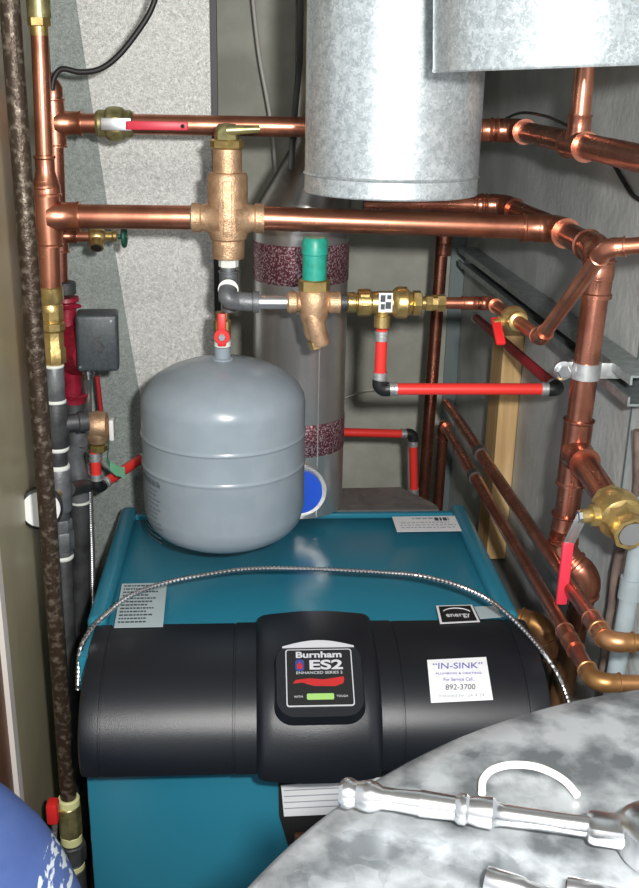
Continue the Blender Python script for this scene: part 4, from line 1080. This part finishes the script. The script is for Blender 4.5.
# strut channel
XSs = XR - .022
c_far, c_near = aX(467, 256, XSs), aX(672, 412, XSs)
c_near = clampY(c_far, c_near, 1.22)
zc_ = c_far.z; c_far = clampY(c_far, c_near, min(c_far.y, 2.42))
stt = thing('strut_channel', 'grey steel strut channel fixed along the right wall behind the vertical copper pipe', 'bracket', c_far)
d = (c_near - c_far); mid = (c_far + c_near) / 2; dl = d.normalized()
for dz, nm in ((.019, 'upper_flange'), (-.019, 'lower_flange')):
    bm = B(); box(bm, mid + V((0, 0, dz)), (d.length, .040, .003), dl, (1, 0, 0), V((1, 0, 0)).cross(dl) * -1); box(bm, mid + V((-.019, 0, dz - math.copysign(.005, dz))), (d.length, .003, .012), dl, (1, 0, 0), V((1, 0, 0)).cross(dl) * -1)
    obj(nm, bm, 'strut_metal', stt, False)
bm = B(); box(bm, mid + V((.0195, 0, 0)), (d.length, .003, .040), dl, (1, 0, 0), V((1, 0, 0)).cross(dl) * -1); obj('back_web', bm, 'strut_metal', stt, False)
# pipe clamp
cp = VP(370)
pcl = thing('pipe_clamp', 'galvanised strap clamp holding the vertical copper pipe to the strut', 'clamp', cp)
bm = B(); _lathe(bm, [(rH * 1.05, -.011), (rH * 1.16, -.011), (rH * 1.16, .011), (rH * 1.05, .011)], cp, dn, 32); 
box(bm, cp + V((.036, 0, -.001)), (.045, .004, .022), bev=.001); box(bm, cp + V((-.028, 0.002, 0)), (.022, .004, .022), bev=.001)
obj('strap', bm, 'strap_metal', pcl)
bm = B(); _lathe(bm, [(.013, 0), (.013, .004), (.009, .005)], cp + V((-.032, -.001, 0)), V((0, -1, 0)), 24); hexnut(bm, cp + V((-.032, -.008, 0)), (0, 1, 0), .009, .006); obj('bolt', bm, 'chrome', pcl)
# grey conduit + cables right
pv0, pv1 = aX(634, 500, XR - .03), aX(612, 660, XR - .03)
yv = pv1.y
pv = thing('plastic_conduit', 'pale grey plastic conduit at the lower right against the wall', 'conduit', aY(614, 700, yv))
bm = B(); sweep(bm, [aY(646, 500, yv), aY(606, 730, yv)], .0125, 24); obj('tube', bm, 'pvc_gray', pv)
bm = B(); sweep(bm, [aY(632.5, 578, yv), aY(629, 598, yv)], .0155, 24); obj('socket', bm, 'pvc_gray', pv)
bm = B(); sweep(bm, smooth_path([aY(638, 430, yv + .06), aY(637, 490, yv + .06), aY(624, 535, yv + .06), aY(616, 570, yv + .06), aY(612, 605, yv + .06), aY(606, 640, yv + .06), aY(601, 700, yv + .06)], 8), .0062, 16)
o = obj('brown_cable', bm, 'cable_brown'); tag(o, 'thick brown cable running down beside the pale grey conduit', 'cable')
bm = B(); sweep(bm, smooth_path([aX(614, 165, XR - .004), aX(624, 182, XR - .004), aX(634, 196, XR - .004), aX(650, 205, XR - .004)], 6), .003, 10)
o = obj('wall_wire', bm, 'wire_black'); tag(o, 'short dark wire on the right wall under the upper copper pipe', 'wire')
# bronzed elbow at right rear of hood
ye = 1.36
e0, e1_, e2_ = aY(516, 618, 1.46), aY(540, 625, 1.44), aY(562, 672, 1.40)
bz = line('bronze_elbow_pipe', 'yellowish old copper elbow and pipe just behind the right end of the hood', [e0, e1_, e2_, aY(556, 740, 1.40)], .0165, 'copper_bronzed')
# black floor box? armoured cable arch
arch = [(574, 720), (562, 685), (548, 660), (525, 632), (495, 605), (462, 588), (420, 577), (370, 573), (310, 570), (250, 570), (205, 576), (165, 584), (130, 597), (104, 617), (90, 632), (80, 653), (78, 690)]
Ys = [1.24, 1.25, 1.27, 1.29, 1.31, 1.35, 1.38, 1.41, 1.42, 1.42, 1.42, 1.40, 1.38, 1.35, 1.335, 1.32, 1.31]
bm = B(); ribbed(bm, smooth_path([aY(x, y - 1, yy - .055) for (x, y), yy in zip(arch, Ys)], 10), .0042, .0048, 10, .3)
o = obj('armoured_cable', bm, 'chrome'); tag(o, 'ribbed silver armoured cable arching over the boiler top', 'cable')
# cords at the back
bm = B(); sweep(bm, smooth_path([aY(250, -30, 2.40), aY(255, 20, 2.40), aY(260, 60, 2.40), aY(269, 110, 2.40), aY(274, 150, 2.40), aY(277, 200, 2.40), aY(280, 260, 2.42)], 8), .0042, 12)
o = obj('hanging_cord', bm, 'cord_white'); tag(o, 'off-white cord hanging down the back wall left of the ducts', 'cord')
bm = B(); sweep(bm, smooth_path([aY(158, -10, 1.60), aY(150, 12, 1.60), aY(136, 34, 1.60), aY(118, 56, 1.60), aY(100, 69, 1.60), aY(80, 72, 1.60), aY(62, 69, 1.60), aY(54, 78, 1.60), aY(52, 90, 1.60)], 8), .0042, 12)
o = obj('black_wire', bm, 'wire_black'); tag(o, 'black wire curving down to the left copper riser at upper left', 'wire')
bm = B(); sweep(bm, smooth_path([aY(340, 400, 2.3), aY(350, 396, 2.3), aY(365, 391, 2.3), aY(378, 389, 2.3)], 5), .0012, 6)
o = obj('white_string', bm, 'cord_white'); tag(o, 'thin pale string stretched from the flue to the red drain elbow', 'string')

# ================================================================ FOREGROUND
ZD = 1.14
def circ(a, b, c):
    ax, ay, bx_, by, cx, cy = a.x, a.y, b.x, b.y, c.x, c.y
    d = 2 * (ax * (by - cy) + bx_ * (cy - ay) + cx * (ay - by))
    ux = ((ax * ax + ay * ay) * (by - cy) + (bx_ * bx_ + by * by) * (cy - ay) + (cx * cx + cy * cy) * (ay - by)) / d
    uy = ((ax * ax + ay * ay) * (cx - bx_) + (bx_ * bx_ + by * by) * (ax - cx) + (cx * cx + cy * cy) * (bx_ - ax)) / d
    return V((ux, uy, 0)), math.hypot(ax - ux, ay - uy)
DC, RD_ = circ(aZ(240, 886, ZD - .006), aZ(400, 760, ZD - .006), aZ(639, 686, ZD - .006)); print('DRUM', DC, RD_)
drum = thing('metal_drum', 'large round galvanised drum top in the lower right foreground', 'drum', (DC.x, DC.y, 0))
bm = B(); _lathe(bm, [(RD_ - .004, 0), (RD_, .01), (RD_, ZD - .018), (RD_ - .003, ZD - .008), (RD_ - .010, ZD - .002), (RD_ - .03, ZD), (.001, ZD + .0)], V((DC.x, DC.y, 0)), V((0, 0, 1)), 160); obj('drum_shell', bm, 'drum_metal', drum)
# white cord loop on drum
zc2 = ZD + .004
bm = B(); sweep(bm, smooth_path([aZ(x, y, zc2) for x, y in ((482, 793), (483, 780), (492, 770), (510, 765), (532, 766), (550, 772), (566, 782), (577, 795))], 8), .0025, 12)
o = obj('utility_cord', bm, 'cord_white'); tag(o, 'curved white cord lying on the galvanised drum behind the ratchet', 'cord')
# ratchet
zr = ZD + .014
w0, w1, w2, w3 = aZ(340, 792, zr), aZ(404, 806, zr), aZ(490, 812, zr), aZ(640, 834, zr)
rd = (w3 - w0).normalized(); Lr = lambda p: (aZ(*p, zr) - w0).dot(rd)
rat = thing('ratchet_wrench', 'chrome ratchet wrench lying across the galvanised drum', 'wrench', w0)
l = Lr
prh = [(.0075, 0), (.0098, .002), (.0105, .006), (.0085, .010), (.0098, .014), (.0105, .018), (.0098, .022), (.0075, .026), (.0072, .034), (.0082, .050), (.0088, l((420, 803)) + .0), (.0080, l((455, 806))), (.0102, l((460, 806))), (.0102, l((466, 806))), (.0085, l((469, 807))), (.0098, l((478, 808))), (.0104, l((492, 811))), (.0078, l((497, 811))), (.0070, l((505, 812))), (.0066, l((560, 820))), (.0070, l((620, 830)))]
prh = [(r * .9, h) for r, h in prh]
bm = B(); _lathe(bm, [(.0005, 0)] + prh, w0, rd, 32); obj('handle', bm, 'chrome', rat)
bm = B(); hcn = w0 + rd * (l((650, 832)) + .004); _lathe(bm, [(.020, -.013), (.022, -.010), (.022, .008), (.018, .011), (.001, .012)], hcn, V((0, 0, 1)), 32); obj('ratchet_head', bm, 'chrome', rat)
bm = B(); strip(bm, w0 + rd * l((585, 824)), hcn, .020, .014, V((0, 0, 1))); obj('neck', bm, 'chrome', rat)
# sockets
def socket(px, py, lab, d, r=.0095, L=.045):
    c = aZ(px, py, ZD + r + .001); d = V(d).normalized()
    t = thing('socket', lab, 'socket', c)
    bm = B(); _lathe(bm, [(r * .7, .004), (r * .75, 0), (r * .95, .0), (r, .002), (r, L * .45), (r * .85, L * .5), (r * .85, L), (r * .7, L)], c, d, 28); obj('socket_body', bm, 'chrome', t)
    bm = B(); _lathe(bm, [(.0005, -.0004), (r * .72, -.0004), (r * .72, .001), (.0005, .001)], c, d, 6); obj('socket_bore', bm, 'dark_recess', t)
socket(486, 880, 'chrome socket at the bottom edge left of the other one, on the drum', (1, -.5, 0), .0078, .045)
socket(566, 890, 'chrome socket at the bottom edge nearer the right corner, on the drum', (1, -.35, 0), .0078, .04)

# blue cloth garment (a knee) bottom left
yk = .95
kc = aY(-20, 900, yk)
gm = thing('blue_garment', 'blue cloth garment with white paint streaks filling the bottom left corner', 'clothing', kc - V((0, 0, .3)))
bm = B()
knee = [aY(90, 1260, yk - .12), aY(60, 1090, yk - .06), aY(18, 935, yk - .0), aY(-30, 855, yk + .01), aY(-120, 800, yk - .02), aY(-260, 800, yk - .14)]
rk = [.105, .100, .088, .078, .078, .092]
sweep(bm, smooth_path(knee, 6), [rk[min(int(i / 6), 4)] * (1 - (i % 6) / 6) + rk[min(int(i / 6) + 1, 5)] * ((i % 6) / 6) for i in range(31)], 40)
cl = obj('cloth', bm, 'blue_cloth', gm)
nt = MATS['blue_cloth'].node_tree; mp = [n for n in nt.nodes if n.type == 'MAPPING'][0]
P0 = aY(60, 868, yk) - wloc(gm)
tcn = [n for n in nt.nodes if n.type == 'TEX_COORD'][0]; rsn = [n for n in nt.nodes if n.type == 'VALTORGB'][1]; mxn = [n for n in nt.nodes if n.type == 'MIX'][0]
sb = nt.nodes.new('ShaderNodeVectorMath'); sb.operation = 'SUBTRACT'; sb.inputs[1].default_value = P0
sc_ = nt.nodes.new('ShaderNodeVectorMath'); sc_.operation = 'MULTIPLY'; sc_.inputs[1].default_value = (50, 9, 32)
ln = nt.nodes.new('ShaderNodeVectorMath'); ln.operation = 'LENGTH'; lt = nt.nodes.new('ShaderNodeMath'); lt.operation = 'LESS_THAN'; lt.inputs[1].default_value = 1.0
ml = nt.nodes.new('ShaderNodeMath'); ml.operation = 'MULTIPLY'
nt.links.new(tcn.outputs['Object'], sb.inputs[0]); nt.links.new(sb.outputs[0], sc_.inputs[0]); nt.links.new(sc_.outputs[0], ln.inputs[0])
nt.links.new(ln.outputs['Value'], lt.inputs[0]); nt.links.new(lt.outputs[0], ml.inputs[0]); nt.links.new(rsn.outputs['Color'], ml.inputs[1]); nt.links.new(ml.outputs[0], mxn.inputs['Factor'])
rsn.color_ramp.elements[0].position = .50; rsn.color_ramp.elements[1].position = .54; mp.inputs['Scale'].default_value = (160, 40, 60)
md = cl.modifiers.new('d', 'DISPLACE'); tx = bpy.data.textures.new('folds', 'CLOUDS'); tx.noise_scale = .12; md.texture = tx; md.strength = .02; md.mid_level = .5

# ================================================================ CAMERA AND LIGHT
cam = bpy.data.cameras.new('camera'); co = bpy.data.objects.new('camera', cam); COL.objects.link(co)
co.matrix_world = Matrix(((RT.x, UP.x, -fwd.x, EYE.x), (RT.y, UP.y, -fwd.y, EYE.y), (RT.z, UP.z, -fwd.z, EYE.z), (0, 0, 0, 1)))
cam.sensor_fit = 'HORIZONTAL'; cam.sensor_width = 36; cam.lens = 36 * F / 639; cam.clip_start = .02
scn.camera = co
# the camera's own flash, a little right of and above the lens
fl_ = bpy.data.lights.new('camera_flash', 'AREA'); fl_.shape = 'DISK'; fl_.size = .045; fl_.energy = 25; fl_.color = (1.0, .985, .96)
fo = bpy.data.objects.new('camera_flash', fl_); COL.objects.link(fo)
fo.location = EYE + V((.088, .0, .060)); tgt = V((.06, 1.6, .95)); fo.rotation_euler = (tgt - fo.location).to_track_quat('-Z', 'Y').to_euler()
# unseen soft fill light, added high behind the camera for ambient brightness
rl = bpy.data.lights.new('fill_light', 'AREA'); rl.shape = 'DISK'; rl.size = .5; rl.energy = 10; rl.color = (1, .95, .86)
ro = bpy.data.objects.new('fill_light', rl); COL.objects.link(ro); ro.location = (-.1, -.7, 2.42); ro.rotation_euler = (math.radians(25), 0, 0)
w = bpy.data.worlds.new('world'); scn.world = w; w.use_nodes = True
w.node_tree.nodes['Background'].inputs[0].default_value = (.9, .95, 1, 1); w.node_tree.nodes['Background'].inputs[1].default_value = .8
scn.view_settings.view_transform = 'Standard'; scn.view_settings.look = 'None'; scn.view_settings.exposure = 0.0; scn.view_settings.gamma = 1
